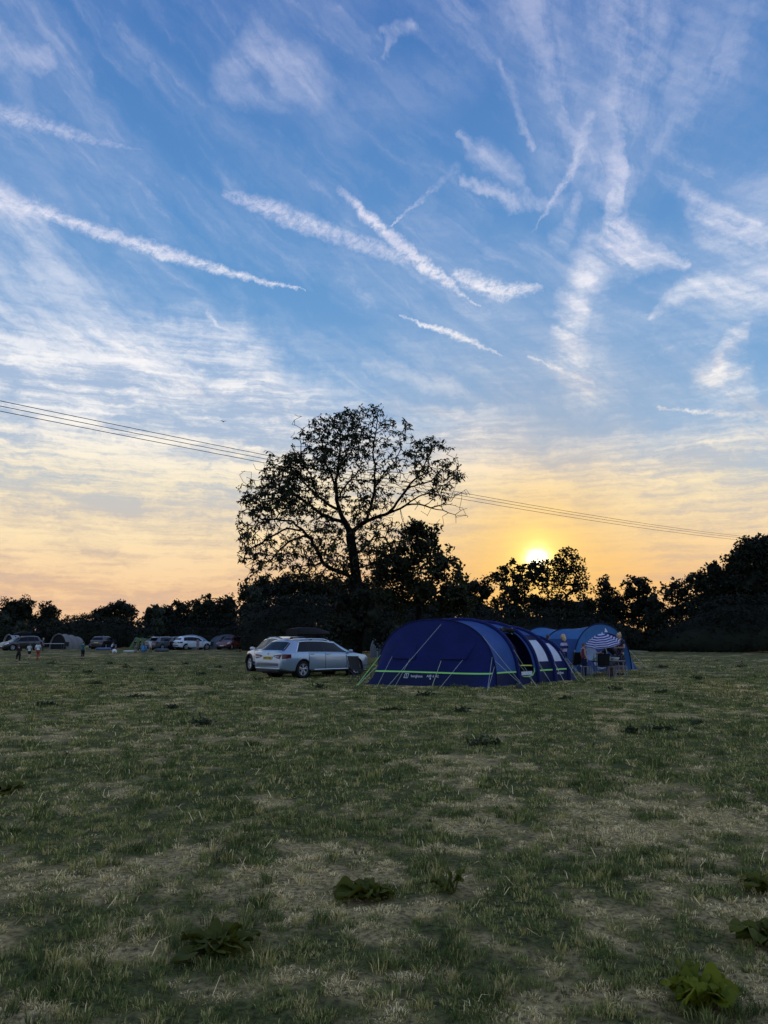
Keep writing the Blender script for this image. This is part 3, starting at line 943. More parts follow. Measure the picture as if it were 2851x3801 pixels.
def hedge(name, label, pts, depth, mat, leaf=.3, dens=1.0, seed=1, cat='hedge', lumpy=.35):
    """a rough hedge: pts = (photo x, photo y of the top, distance) along its front"""
    r = np.random.default_rng(seed)
    P = [at(px, py, Y) for px, py, Y in pts]
    root = thing(name, label, cat, (P[0].x, P[0].y, 0))
    o = Vector((P[0].x, P[0].y, 0))
    Cs = []; mb = MB()
    path, top = [], []
    for a, b in zip(P, P[1:]):
        n = max(2, int((Vector((b.x - a.x, b.y - a.y, 0))).length / .8))
        for i in range(n):
            f = i / n
            path.append(Vector((a.x + (b.x - a.x) * f, a.y + (b.y - a.y) * f, 0)) - o); top.append(a.z + (b.z - a.z) * f)
    path.append(Vector((P[-1].x, P[-1].y, 0)) - o); top.append(P[-1].z)
    prof = [(-.5, 0.02), (-.56, .25), (-.52, .55), (-.40, .82), (-.15, .97), (.15, .98), (.4, .8), (.5, .4), (.5, 0.02)]
    rings = []
    for i, (p, h) in enumerate(zip(path, top)):
        t = (path[min(i + 1, len(path) - 1)] - path[max(i - 1, 0)]).normalized(); nrm = Vector((-t.y, t.x, 0))
        if nrm.y < 0: nrm = -nrm
        hh = h * (.90 + r.uniform(-.5, .3) * lumpy * .25)
        rings.append([p + nrm * (depth * (u + .5) + r.uniform(-.2, .2)) + Vector((0, 0, hh * v + r.uniform(-.08, .08))) for u, v in prof])
        m = int(170 * dens * (.3 / leaf) ** 1.3 * max(.6, h / 3))
        # leaves over the front and the top, a few sprays standing proud
        s = r.random(m)
        fz = np.where(s < .55, r.random(m), 1.0); fd = np.where(s < .55, 0.0, r.random(m))
        bulge = .25 * np.sin(fz * PI)
        q = np.array([[p.x, p.y, 0]]) + np.outer(fd * depth - bulge, [nrm.x, nrm.y, 0]) + np.outer(r.uniform(-.6, .6, m), [t.x, t.y, 0])
        q[:, 2] = fz * h * .97 + np.where(fz >= 1, np.abs(r.normal(0, .22, m)) * lumpy * 2 - .12, r.normal(0, .1, m))
        q += r.normal(0, .22, (m, 3))
        Cs.append(q)
    mb.rings(rings, True, False)
    C = np.vstack(Cs); C = C[C[:, 2] > .02]
    V, F = leaf_quads(C, leaf, r, .1, 1.8)
    # quads only in the leaf mesh; the dense inside joins it as its own quads
    q4 = np.array([f for f in mb.f if len(f) == 4]) + len(V)
    V = np.vstack([V, np.array(mb.v)]); F = np.vstack([F, q4])
    np_mesh('foliage', V, F, mat, root)
    return root

big_tree()
# the dense shrubby tree to the right of the big one
blob_tree('shrubby_tree', 'dense bushy tree with twiggy top touching the right side of the big open-crowned tree', 'tree',
          [(1560, 2030, 80, 80), (1490, 2100, 90, 90), (1640, 2090, 70, 80), (1580, 2190, 120, 100), (1440, 2220, 90, 100), (1690, 2200, 60, 80), (1530, 1965, 46, 44), (1410, 2110, 50, 70), (1725, 2230, 40, 70), (1610, 1990, 30, 40)], 50, LEAF_ASH, .75, .27, 2.2, core=.45, airy=.8, seed=41, bottom=0)
blob_tree('dark_bush', 'dark bush growing round the foot of the big lone tree', 'bush', [(1300, 2310, 80, 80), (1380, 2290, 66, 80), (1240, 2340, 60, 60), (1340, 2220, 54, 66), (1270, 2240, 50, 60), (1440, 2330, 70, 70)], 44.6, LEAF_HEDGE, 1.0, .24, 1.6, core=.7, trunk=False, seed=43)
FAR = 'dark trees along the far edge of the field'
T_ = [
    ('round broad-crowned dark tree at the far left edge of the field, tallest on that side', [(50, 2262, 46, 50), (95, 2270, 38, 50), (70, 2320, 70, 60), (20, 2300, 40, 50)], 112, LEAF_DARK, {}),
    ('smaller rounded dark tree touching the right side of the leftmost big tree', [(180, 2276, 36, 40), (200, 2320, 40, 46), (160, 2320, 44, 50)], 110, LEAF_DARK, {}),
    ('windswept flat-topped dark tree standing alone above the low left hedge', [(450, 2250, 46, 26), (400, 2268, 40, 28), (480, 2272, 34, 34), (370, 2290, 34, 30), (430, 2310, 70, 50)], 106, LEAF_DARK, {}),
    ('dome-shaped dark tree with a pale conical bush in front of it', [(585, 2270, 40, 30), (555, 2295, 34, 36), (610, 2300, 40, 50), (590, 2340, 60, 50)], 104, LEAF_DARK, {}),
    ('dark tree with sky-pierced rounded top right of the dome-shaped tree', [(675, 2256, 40, 40), (650, 2290, 46, 50), (690, 2320, 60, 60)], 102, LEAF_DARK, dict(core=.62)),
    ('dark tree with one twig standing above its level top', [(775, 2246, 40, 32), (738, 2262, 36, 36), (800, 2290, 56, 60), (750, 2320, 60, 60), (777, 2214, 8, 14)], 100, LEAF_DARK, {}),
    ('evenly rounded dark tree just left of the treeline step up to the tall woods', [(850, 2244, 40, 38), (850, 2300, 56, 60), (815, 2290, 40, 50)], 98, LEAF_DARK, {}),
    ('tall dark tree left of the big lone tree, above the roof box', [(935, 2210, 50, 56), (985, 2190, 56, 58), (950, 2290, 60, 70), (910, 2270, 40, 60)], 92, LEAF_DARK, dict(core=.7)),
    ('dark tree directly behind the big lone tree, left of its trunk', [(1060, 2190, 62, 62), (1140, 2190, 62, 64), (1090, 2280, 80, 80), (1210, 2206, 66, 74)], 90, LEAF_DARK, dict(core=.66)),
    ('dark tree directly behind the trunk of the big lone tree', [(1290, 2206, 74, 66), (1370, 2220, 74, 70), (1250, 2300, 80, 80)], 88, LEAF_DARK, dict(core=.72)),
    ('dark tree behind the dense bushy tree, above the tent peak', [(1440, 2270, 70, 60), (1540, 2280, 70, 60), (1620, 2280, 60, 60)], 86, LEAF_DARK, dict(core=.75)),
    ('thin-topped dark bush of upright shoots between the bushy tree and the sun', [(1760, 2176, 44, 40), (1716, 2200, 40, 70), (1800, 2200, 40, 50), (1750, 2270, 80, 70), (1706, 2130, 10, 60)], 84, LEAF_DARK, dict(core=.7, leaf=.3)),
    ('leafy dark tree with holes of light, just left of the setting sun', [(1880, 2122, 34, 40), (1850, 2150, 36, 34), (1925, 2140, 36, 30), (1900, 2190, 70, 46), (1968, 2140, 40, 34), (2010, 2150, 34, 36), (1900, 2260, 100, 60), (1905, 2085, 10, 14), (1985, 2106, 26, 24), (1940, 2108, 24, 20), (1975, 2098, 24, 30), (2012, 2112, 28, 40)], 82, LEAF_DARK, dict(core=.45, dens=.75, airy=.7)),
    ('tall airy tree with see-through crown just right of the setting sun', [(2105, 2080, 52, 48), (2150, 2100, 40, 50), (2070, 2110, 40, 54), (2110, 2150, 76, 56), (2160, 2180, 50, 40), (2050, 2180, 40, 40), (2110, 2046, 30, 20)], 80, LEAF_DARK, dict(core=0, dens=.5, airy=1.3, leaf=.32)),
    ('low dark bush filling the skyline beneath the tall airy tree', [(2060, 2260, 90, 56), (2160, 2260, 80, 50), (1990, 2240, 40, 44)], 84, LEAF_DARK, dict(core=.8)),
    ('small narrow dark tree right of the tall airy tree', [(2250, 2172, 30, 32), (2250, 2220, 44, 50), (2270, 2270, 60, 60)], 84, LEAF_DARK, dict(core=.6)),
    ('dark tree with spiky leafy top above the footpath gap', [(2365, 2160, 34, 36), (2340, 2200, 46, 46), (2400, 2190, 36, 40), (2370, 2260, 76, 70)], 84, LEAF_DARK, dict(core=.6, dens=.85)),
    ('dark tree with small rounded top directly right of the footpath gap', [(2425, 2230, 30, 34), (2430, 2300, 60, 60)], 80, LEAF_DARK, {}),
    ('thinly leafed tree at the start of the rise on the right, lit through', [(2500, 2176, 40, 34), (2480, 2200, 30, 34), (2530, 2200, 44, 46), (2520, 2270, 70, 66), (2560, 2150, 36, 30)], 80, LEAF_DARK, dict(core=.5, dens=.7, airy=.6)),
    ('dark tree in the middle of the rising tree bank on the right', [(2650, 2120, 44, 46), (2610, 2160, 46, 46), (2680, 2160, 50, 60), (2640, 2250, 90, 90)], 80, LEAF_DARK, dict(core=.76)),
    ('tallest dark tree of the bank at the right edge of the photo', [(2800, 2040, 66, 58), (2740, 2090, 60, 60), (2860, 2060, 70, 80), (2720, 2160, 60, 60), (2800, 2160, 110, 100), (2830, 2010, 20, 30)], 78, LEAF_DARK, dict(core=.78)),
    ('broad dark tree beyond the left edge of the photo', [(-120, 2270, 80, 60), (-220, 2290, 80, 60), (-60, 2320, 60, 50), (-330, 2300, 80, 60)], 112, LEAF_DARK, {}),
    ('broad dark tree beyond the right edge of the photo', [(2990, 2060, 100, 90), (3090, 2140, 90, 100), (3000, 2200, 120, 100)], 80, LEAF_DARK, dict(core=.8)),
    ('dark tree behind the rising bank, lower and set back beside the tallest one', [(2740, 2230, 90, 80), (2860, 2240, 90, 80)], 84, LEAF_DARK, dict(core=.8)),
]
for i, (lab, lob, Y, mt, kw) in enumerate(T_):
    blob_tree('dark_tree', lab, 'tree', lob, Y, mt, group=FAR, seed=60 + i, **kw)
blob_tree('pale_bush', 'pale grey-green conical bush at the far left, in front of the broad dark trees', 'bush', [(82, 2322, 18, 26), (82, 2352, 26, 26)], 100, LEAF_PALE, 1.2, .28, 1.6, seed=90)
blob_tree('pale_bush', 'pale grey-green round bush cut by the left edge of the photo', 'bush', [(16, 2300, 26, 24), (12, 2345, 34, 30)], 102, LEAF_PALE, 1.2, .28, 1.6, seed=91)
blob_tree('pale_bush', 'tall pale conical bush in front of the dome-shaped tree', 'bush', [(596, 2275, 24, 30), (596, 2310, 30, 36), (600, 2345, 30, 30)], 97, LEAF_PALE, 1.1, .28, 1.6, seed=92)
blob_tree('pale_bush', 'dark grey-green rounded bush left of the big lone tree, above the far red car', 'bush', [(950, 2210, 34, 40), (960, 2262, 44, 50), (950, 2320, 44, 50)], 84, LEAF_PALE, .8, .3, 2.0, seed=93)
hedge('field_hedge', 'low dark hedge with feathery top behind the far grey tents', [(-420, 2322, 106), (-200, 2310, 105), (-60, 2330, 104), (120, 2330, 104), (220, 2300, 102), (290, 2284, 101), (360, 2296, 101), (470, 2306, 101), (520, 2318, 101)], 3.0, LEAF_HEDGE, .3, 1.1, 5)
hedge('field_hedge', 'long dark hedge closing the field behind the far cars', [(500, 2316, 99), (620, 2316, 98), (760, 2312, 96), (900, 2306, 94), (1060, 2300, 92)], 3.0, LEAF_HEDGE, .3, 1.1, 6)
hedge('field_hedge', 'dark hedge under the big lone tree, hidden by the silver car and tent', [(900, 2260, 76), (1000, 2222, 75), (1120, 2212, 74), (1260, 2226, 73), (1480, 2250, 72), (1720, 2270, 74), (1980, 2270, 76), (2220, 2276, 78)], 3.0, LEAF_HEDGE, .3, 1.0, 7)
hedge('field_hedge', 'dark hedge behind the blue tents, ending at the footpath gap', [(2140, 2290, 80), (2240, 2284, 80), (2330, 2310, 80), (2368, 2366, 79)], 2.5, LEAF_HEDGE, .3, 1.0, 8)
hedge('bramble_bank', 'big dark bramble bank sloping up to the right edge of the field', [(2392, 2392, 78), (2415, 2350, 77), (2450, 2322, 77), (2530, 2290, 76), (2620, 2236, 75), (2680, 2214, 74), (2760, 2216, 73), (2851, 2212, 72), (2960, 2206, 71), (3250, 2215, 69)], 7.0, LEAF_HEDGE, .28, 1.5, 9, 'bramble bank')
hedge('bramble_bank', 'low scrubby brambles just left of the pale footpath track', [(2315, 2394, 84), (2336, 2376, 84), (2360, 2388, 84)], 1.2, LEAF_HEDGE, .22, 1.0, 10, 'bramble bank', .6)
# ------------------------------------------------------------------ tents
def fabric(name, col, tr=.10, rough=.72, wr=.35, scale=3.0, spec=.16):
    if name in MATS: return MATS[name]
    m = bpy.data.materials.new(name); m.use_nodes = True
    nt = m.node_tree; b = nt.nodes['Principled BSDF']
    tc = nt.nodes.new('ShaderNodeTexCoord'); P = S(nt, tc.outputs['Object'])
    f = noise(nt, P, 1.4, 4, .6).ss(.3, .7)
    c = mixc(nt, f, tuple(k * .86 for k in col), tuple(k * 1.12 for k in col))
    nt.links.new(c.s, b.inputs['Base Color'])
    b.inputs['Roughness'].default_value = rough; b.inputs['Specular IOR Level'].default_value = spec
    bn = nt.nodes.new('ShaderNodeBump'); bn.inputs['Strength'].default_value = wr; bn.inputs['Distance'].default_value = .05
    nt.links.new((noise(nt, P, scale, 3, .55, 1.2) + noise(nt, P, scale * 4, 2, .5) * .3).s, bn.inputs['Height'])
    nt.links.new(bn.outputs[0], b.inputs['Normal'])
    t = nt.nodes.new('ShaderNodeBsdfTranslucent'); nt.links.new(c.s, t.inputs[0])
    mx = nt.nodes.new('ShaderNodeMixShader'); mx.inputs[0].default_value = tr
    nt.links.new(b.outputs[0], mx.inputs[1]); nt.links.new(t.outputs[0], mx.inputs[2])
    nt.links.new(mx.outputs[0], nt.nodes['Material Output'].inputs[0])
    MATS[name] = m
    return m
NAVY = fabric('navy_canvas', (.006, .011, .076), .05)
BLUE = fabric('blue_canvas', (.032, .074, .215), .10, wr=.5)
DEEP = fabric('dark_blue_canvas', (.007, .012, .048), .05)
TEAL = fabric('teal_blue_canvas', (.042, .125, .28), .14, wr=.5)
TEALD = fabric('darker_teal_canvas', (.020, .052, .15), .12, wr=.4)  # walls and lower porch: a darker blue than the roof
LIME = principled('lime_webbing', (.26, .62, .12), .6)
ROPE = principled('pale_lime_cord', (.42, .47, .33), .7)
CORD = principled('pale_cord', (.50, .52, .48), .7)
FILM = fabric('window_film', (.68, .72, .82), .35, rough=.30, wr=.9, scale=7, spec=.8)
BLACK = principled('black_cloth', (.008, .008, .010), .85, spec=.2)
PRINT = principled('white_print', (.6, .6, .66), .6)
GREY = fabric('grey_canvas', (.20, .185, .17), .12)
GREYL = fabric('pale_grey_canvas', (.30, .31, .33), .14)
SLATE = fabric('slate_canvas', (.07, .085, .10), .1)
PALEB = fabric('pale_blue_grey_canvas', (.24, .30, .38), .15)
GREEN = fabric('lime_green_canvas', (.075, .125, .035), .12)
FILM2 = fabric('porch_film', (.20, .26, .36), .3, rough=.3, wr=.9, scale=7, spec=.5)

def spow(a, p): return math.copysign(abs(a) ** p, a)

class Tunnel:
    def __init__(self, arches, n=2.35, sag=.03, origin=None):
        """arches: (left foot, right foot, height) from the near end to the far end, world coordinates"""
        self.o = origin or Vector((0, 0, 0))
        self.a = [(Vector(l) - self.o, Vector(r_) - self.o, h) for l, r_, h in arches]
        self.n, self.sag = n, sag
    def arch(self, i, t):
        l, r_, h = self.a[i]
        th = PI * (1 - t); m = (l + r_) / 2; d = (r_ - l) / 2
        return m + d * spow(math.cos(th), 2 / self.n) + Vector((0, 0, h * abs(math.sin(th)) ** (2 / self.n)))
    def P(self, i, s, t, off=0.0):
        a, b = self.arch(i, t), self.arch(i + 1, t)
        p = a.lerp(b, s)
        l, r_, h = self.a[i]; l2, r2, h2 = self.a[i + 1]
        m = ((l + r_) / 2).lerp((l2 + r2) / 2, s) + Vector((0, 0, .25 * h))
        k = 1 - self.sag * 4 * s * (1 - s)
        q = m + (p - m) * k
        q.z = max(q.z, 0.0) if p.z > .01 else 0.0
        if off: q = q + (q - m).normalized() * off
        return q
    def t_at(self, i, s, z, right=True):
        lo, hi = (.5, 1.0) if right else (0.0, .5)
        for _ in range(30):
            md = (lo + hi) / 2; zz = self.P(i, s, md).z
            if right: lo, hi = (md, hi) if zz > z else (lo, md)
            else: lo, hi = (lo, md) if zz > z else (md, hi)
        return (lo + hi) / 2
    def patch(self, i, s0, s1, z0, z1, nu=8, nv=8, off=.012, right=True, slant=0.0):
        mb = MB()
        def fn(u, v):
            s = s0 + (s1 - s0) * u; z = z0 + (z1 - z0) * v
            s = s + slant * v
            return self.P(i, s, self.t_at(i, s, z, right), off)
        return mb.grid(fn, nu, nv)

def rope(parent, a, b, r=.005, mat=None, sagz=0.0, name='guy_rope'):
    a, b = Vector(a), Vector(b)
    pts = [a.lerp(b, i / 6) - Vector((0, 0, sagz * 4 * (i / 6) * (1 - i / 6))) for i in range(7)]
    mb = MB(); mb.tube(pts, r, 5)
    d = (b - a); d.z = 0; d = d.normalized() * .06 if d.length > 0 else Vector((.06, 0, 0))
    mb.tube([b + Vector((0, 0, .05)) - d * .3, b - d * .9 + Vector((0, 0, -.08))], .007, 5)   # its peg
    return mb.build(name, mat or ROPE, parent)

def main_tent():
    B, A, C = gnd(1800, 2553), gnd(1347, 2539), gnd(2112, 2527)
    d = (C - B).normalized(); a = (A - B).normalized()
    W = (A - B).length
    root = thing('tunnel_tent', 'big navy blue inflatable tunnel tent with lime green band and open side door', 'tent', B.lerp(C, .5) + a * W * .5)
    o = Vector(root.location)
    L = (C - B).length
    pos = [.62, 1.85, 3.05, 4.1, L]                    # where each air beam stands along the side
    hs = [2.12, 2.13, 2.06, 1.92, 1.66]
    arch = []
    for p, h in zip(pos, hs):
        r_ = B + d * p; arch.append((r_ + a * (W * .985), r_, h))
    T = Tunnel(arch, 2.5, .04, o)
    # sloping near end: from the first beam down to the straight foot A-B
    Ao, Bo = A - o, B - o
    def end(u, v, off=0.0):
        p0 = T.arch(0, u); p1 = Ao.lerp(Bo, u)
        p = p0.lerp(p1, v)
        bulge = math.sin(PI * v) * .10 * math.sin(PI * u)
        return p - d * (bulge + off)
    endp = MB().grid(end, 40, 14).build('end_panel', NAVY, root)
    for i in range(4):
        mb = MB()
        if i == 1:
            dz0, dz1 = .34, 1.72
            ta, tb = T.t_at(1, .5, dz1), T.t_at(1, .5, dz0)
            mb.grid(lambda u, v: T.P(1, u, v), 16, 64, skip=lambda u, v: ta < v < tb and .18 < u < .86 or (1 - tb < v < 1 - ta and .2 < u < .8))
        else:
            mb.grid(lambda u, v, i=i: T.P(i, u, v), 12, 48)
        mb.build('roof_panel', (BLUE, BLUE, BLUE, BLUE)[i], root)
    # dark lower walls and the air beams showing through
    for i in range(4):
        s0, s1 = (.0, 1.0)
        if i == 1:
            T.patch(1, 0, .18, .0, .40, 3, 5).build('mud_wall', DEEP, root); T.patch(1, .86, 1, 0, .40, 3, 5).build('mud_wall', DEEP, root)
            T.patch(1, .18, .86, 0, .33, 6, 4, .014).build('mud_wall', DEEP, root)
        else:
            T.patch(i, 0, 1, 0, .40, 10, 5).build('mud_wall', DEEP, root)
    for i in range(5):
        T_ = [T.arch(i, k / 40) for k in range(41)]
        m = sum(T_, Vector()) / 41
        MB().tube([p + (p - m).normalized() * .02 for p in T_], .075 if i else .022, 8).build('air_beam', NAVY if i else DEEP, root)
    # wall of the bay beyond the door, and the far bay, are dark with big clear windows
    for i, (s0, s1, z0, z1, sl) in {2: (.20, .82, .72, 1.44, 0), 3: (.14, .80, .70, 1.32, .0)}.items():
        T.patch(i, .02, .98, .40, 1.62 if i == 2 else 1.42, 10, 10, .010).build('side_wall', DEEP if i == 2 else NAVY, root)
        T.patch(i, s0, s1, z0, z1, 10, 10, .022, slant=sl).build('window', FILM, root)
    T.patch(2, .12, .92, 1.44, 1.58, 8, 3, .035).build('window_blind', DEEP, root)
    # the door: rolled up above its opening, lime zip round the foot
    ts = T.t_at(1, .5, 1.76)
    roll = [T.P(1, .14 + .74 * k / 10, T.t_at(1, .14 + .74 * k / 10, 1.72 + .05 * math.sin(PI * k / 10)), .06) for k in range(11)]
    MB().tube(roll, [.05, .08, .085, .075, .08, .09, .085, .08, .09, .08, .05], 8).build('door_roll', BLACK, root)
    for s in (.24, .80):
        c = T.P(1, s, T.t_at(1, s, 1.72), .06)
        MB().tube([c + Vector((0, 0, .11)), c + (roll[-1] - roll[0]).cross(Vector((0, 0, 1))).normalized() * -.09, c - Vector((0, 0, .12))], .012, 5).build('door_toggle', CORD, root)
    hang = [T.P(1, .20, T.t_at(1, .20, z), .03) for z in (1.66, 1.2, .8, .5)]
    MB().tube(hang, [.05, .04, .035, .02], 6).build('door_edge', BLACK, root)
    zip_ = [(.20, .62), (.40, .615), (.60, .61), (.80, .60)]
    MB().tube([T.P(1, s, T.t_at(1, s, z), .02) for s, z in zip_], .022, 6).build('door_trim', principled('yellow_webbing', (.50, .55, .06), .6), root)
    loop = [(.86, .52), (.85, .40), (.78, .29), (.62, .25), (.42, .255), (.30, .27)]
    MB().tube([T.P(1, s, T.t_at(1, s, z), .03) for s, z in loop], .016, 6).build('door_zip', LIME, root)
    T.patch(1, .24, .78, .30, .42, 6, 3, .02).build('door_flap', FILM, root)
    # lime band all round at knee height
    def strip(fn, n, name='lime_band'):
        mb = MB(); mb.grid(lambda u, v: fn(u, .425 + (v - .5) * .046), n, 1)
        return mb.build(name, LIME, root)
    for i, s0, s1 in ((0, .0, .94), (1, .0, .17), (2, .0, .10), (2, .16, .98), (3, .02, .96)):
        strip(lambda u, z, i=i, s0=s0, s1=s1: T.P(i, s0 + (s1 - s0) * u, T.t_at(i, s0 + (s1 - s0) * u, z), .02), 8)
    def endz(u, z, off=.012):
        lo, hi = 0.0, 1.0
        for _ in range(30):
            md = (lo + hi) / 2
            lo, hi = (md, hi) if end(u, md).z > z else (lo, md)
        return end(u, lo, off)
    strip(lambda u, z: endz(.052 + .896 * u, z + .012 * math.sin(5 * u), .016), 40)
    # darker skirt and two shut window flaps of the end, each with a dark hem along its lower edge
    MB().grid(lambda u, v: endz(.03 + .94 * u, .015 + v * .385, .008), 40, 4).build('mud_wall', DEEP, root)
    for u0, u1 in ((.285, .45), (.60, .755)):
        mb = MB()
        def fl(u, v):
            p = endz(u0 + (u1 - u0) * u, .86 + .50 * v, .012 + .055 * (1 - v) * (.6 + .4 * u))
            return p
        mb.grid(fl, 8, 6).build('window_flap', NAVY, root)
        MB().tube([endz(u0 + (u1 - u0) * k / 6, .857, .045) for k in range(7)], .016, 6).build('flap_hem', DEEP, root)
    # printed lettering on the end and on the far bay
    def lettering(txt, size, u, z, name):
        c = endz(u, z, .02); du = (endz(u + .01, z) - endz(u - .01, z)).normalized()
        dz = (endz(u, z + .03) - endz(u, z - .03)).normalized()
        t = text_mb(txt, size)
        nrm = du.cross(dz).normalized()
        t.v = [tuple(c + du * p[0] + dz * p[2] - nrm * p[1]) for p in t.v]
        return t.build(name, PRINT, root, False)
    lettering('berghaus', .115, .462, .300, 'printed_word')
    lettering('AIR 6 XL', .115, .575, .310, 'printed_word')
    c = endz(.385, .305, .02); du = (endz(.44, .3) - endz(.40, .3)).normalized()
    mb = MB()
    for q in (((-.10, -.065), (.03, -.065), (.085, .075), (-.045, .075)),):
        pts = [c + du * x + Vector((0, 0, z)) for x, z in q]
        for p, q2 in zip(pts, pts[1:] + pts[:1]): mb.tube([p, q2], .009, 4)
        mb.tube([pts[0].lerp(pts[1], .55), pts[3].lerp(pts[2], .45)], .008, 4)
    mb.build('printed_badge', PRINT, root)
    c = endz(.56, .235, .02)
    MB().ell(c, (.022, .012, .034), 6, 4).build('printed_badge', PRINT, root)
    t = text_mb('berghaus', .13)
    mid = T.P(3, .55, T.t_at(3, .55, .30), .025); e1 = (T.P(3, .8, T.t_at(3, .8, .30)) - T.P(3, .3, T.t_at(3, .3, .30))).normalized()
    e3 = (T.P(3, .55, T.t_at(3, .55, .38)) - T.P(3, .55, T.t_at(3, .55, .22))).normalized(); nn = e1.cross(e3)
    t.v = [tuple(mid + e1 * p[0] + e3 * p[2] - nn * p[1]) for p in t.v]
    t.build('printed_word', PRINT, root, False)
    # guy ropes: where each leaves the cloth (photo), and where its peg stands (photo)
    Z4 = lambda x, y: (1300 + x * .3014, 2260 + y * .3014)
    Z5 = lambda x, y: (1780 + x * .2049, 2260 + y * .2049)
    def peg(zx): return gnd(*zx) - o
    E = [((.53, 1.98), Z4(435, 988)), ((.275, .92), Z4(328, 962)), ((.42, .90), Z4(548, 962)), ((.735, .86), Z4(1098, 982)), ((.885, 1.22), Z4(1690, 1010)), ((.93, .72), Z4(1692, 1012))]
    for (u, z), pg in E:
        rope(root, endz(u, z, .02), peg(pg))
    rope(root, endz(.60, .80, .02), endz(.602, .02, .10), .0085, ROPE, -.0)
    lf = T.arch(0, .12); rope(root, lf, peg(Z4(80, 945)), .011, LIME); rope(root, T.arch(0, .07), peg(Z4(95, 942)), .009, ROPE)
    for i, tz, pg in ((0, 1.55, Z5(830, 1440)), (0, .80, Z5(845, 1448)), (1, 1.52, Z5(1030, 1395)), (1, .72, Z5(1045, 1405)), (3, .80, Z5(1540, 1335)), (2, .82, Z5(1300, 1352)), (2, .70, Z5(1310, 1358)), (3, .68, Z5(1552, 1340)), (4, 1.2, (2148, 2531)), (4, .95, (2146, 2530)), (4, .7, (2170, 2526)), (4, 1.1, (2172, 2526))):
        ii, s = (i, 0.0) if i < 4 else (3, 1.0)
        rope(root, T.P(ii, s, T.t_at(ii, s, tz), .05), peg(pg))
    # the far end: a bell sloping to the ground
    Cf, Df = C - o + d * .7 - a * .05, C + a * W * .93 - o + d * .7
    MB().grid(lambda u, v: T.arch(4, u).lerp(Df.lerp(Cf, u), v) + d * (.1 * math.sin(PI * v)), 30, 10).build('end_panel', NAVY, root)
    return root

def rear_tent():
    """the lighter blue tent behind the table: its porch end faces us, the tunnel runs back to the left"""
    FL, FR = gnd(2128, 2492), gnd(2345, 2487)
    root = thing('tunnel_tent', 'lighter blue poled tunnel tent with clear porch windows behind the striped parasol', 'tent', FL.lerp(FR, .5))
    o = Vector(root.location)
    back = Vector((-.80, .60, 0)).normalized()
    e = (FR - FL)
    arch = [(FL, FR, 2.14)]
    for p, h, k in ((1.75, 1.92, .97), (3.0, 2.0, .97), (4.4, 1.85, .95), (5.6, 1.7, .85)):
        m = (FL + FR) / 2 + back * p
        arch.append((m - e * .5 * k, m + e * .5 * k, h))
    T = Tunnel(arch, 2.15, .045, o)
    for i in range(4):
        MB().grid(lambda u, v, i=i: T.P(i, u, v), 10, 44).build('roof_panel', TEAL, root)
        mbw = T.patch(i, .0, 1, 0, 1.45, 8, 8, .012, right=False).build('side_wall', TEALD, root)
    for i in range(5):
        q = [T.arch(i, k / 40) + Vector((0, 0, .015)) for k in range(41)]
        MB().tube(q, .028, 6).build('pole_sleeve', DEEP, root)
    # porch: the end slopes out to a broad foot
    PL, PR = gnd(2162, 2512) - o, gnd(2378, 2482) - o
    PL = FL - o + Vector((.45, -.75, 0)); 
    out = Vector((.5, -.86, 0))
    def end(u, v, off=0.0):
        return T.arch(0, u).lerp(PL.lerp(PR, u), v) + out * (.07 * math.sin(PI * v) * math.sin(PI * u) + off)
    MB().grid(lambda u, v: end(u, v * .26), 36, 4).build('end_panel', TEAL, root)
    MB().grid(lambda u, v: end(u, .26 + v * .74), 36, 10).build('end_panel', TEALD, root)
    def uv_patch(q, name, mat, off=.015, n=8):
        mb = MB()
        def fn(u, v):
            p0 = Vector(q[0]).lerp(Vector(q[1]), u); p1 = Vector(q[3]).lerp(Vector(q[2]), u); p = p0.lerp(p1, v)
            return end(p.x, p.y, off)
        return mb.grid(fn, n, n).build(name, mat, root)
    uv_patch([(.155, .30), (.30, .30), (.33, .62), (.18, .62)], 'window', FILM2)
    uv_patch([(.20, .66), (.36, .64), (.42, .93), (.20, .95)], 'window', FILM2)
    uv_patch([(.835, .60), (.862, .52), (.90, .86), (.83, .88)], 'window', FILM2)
    uv_patch([(.27, .22), (.47, .20), (.49, .29), (.31, .33)], 'window_blind', DEEP, .05)
    uv_patch([(.52, .19), (.74, .19), (.74, .25), (.52, .26)], 'window_blind', DEEP, .05)
    # printed sail mark above the porch
    c = end(.52, .13, .03)
    MB().add([c + Vector((-.06, 0, -.09)), c + Vector((.10, 0, -.09)), c + Vector((-.02, 0, .12)), c + Vector((-.06, .004, -.09)), c + Vector((.10, .004, -.09)), c + Vector((-.02, .004, .12))], [(0, 1, 2), (5, 4, 3), (0, 2, 5, 3), (2, 1, 4, 5), (1, 0, 3, 4)]).build('printed_badge', PRINT, root, False)
    MB().tube([end(.115, .12, .03), end(.02, .55, .05)], .022, 6).build('storm_strap', PRINT, root)
    rope(root, T.arch(0, .14), PL + Vector((-.9, -.7, 0)), .008, CORD); rope(root, T.arch(0, .86), PR + Vector((.3, -.1, 0)), .008, CORD)
    return root

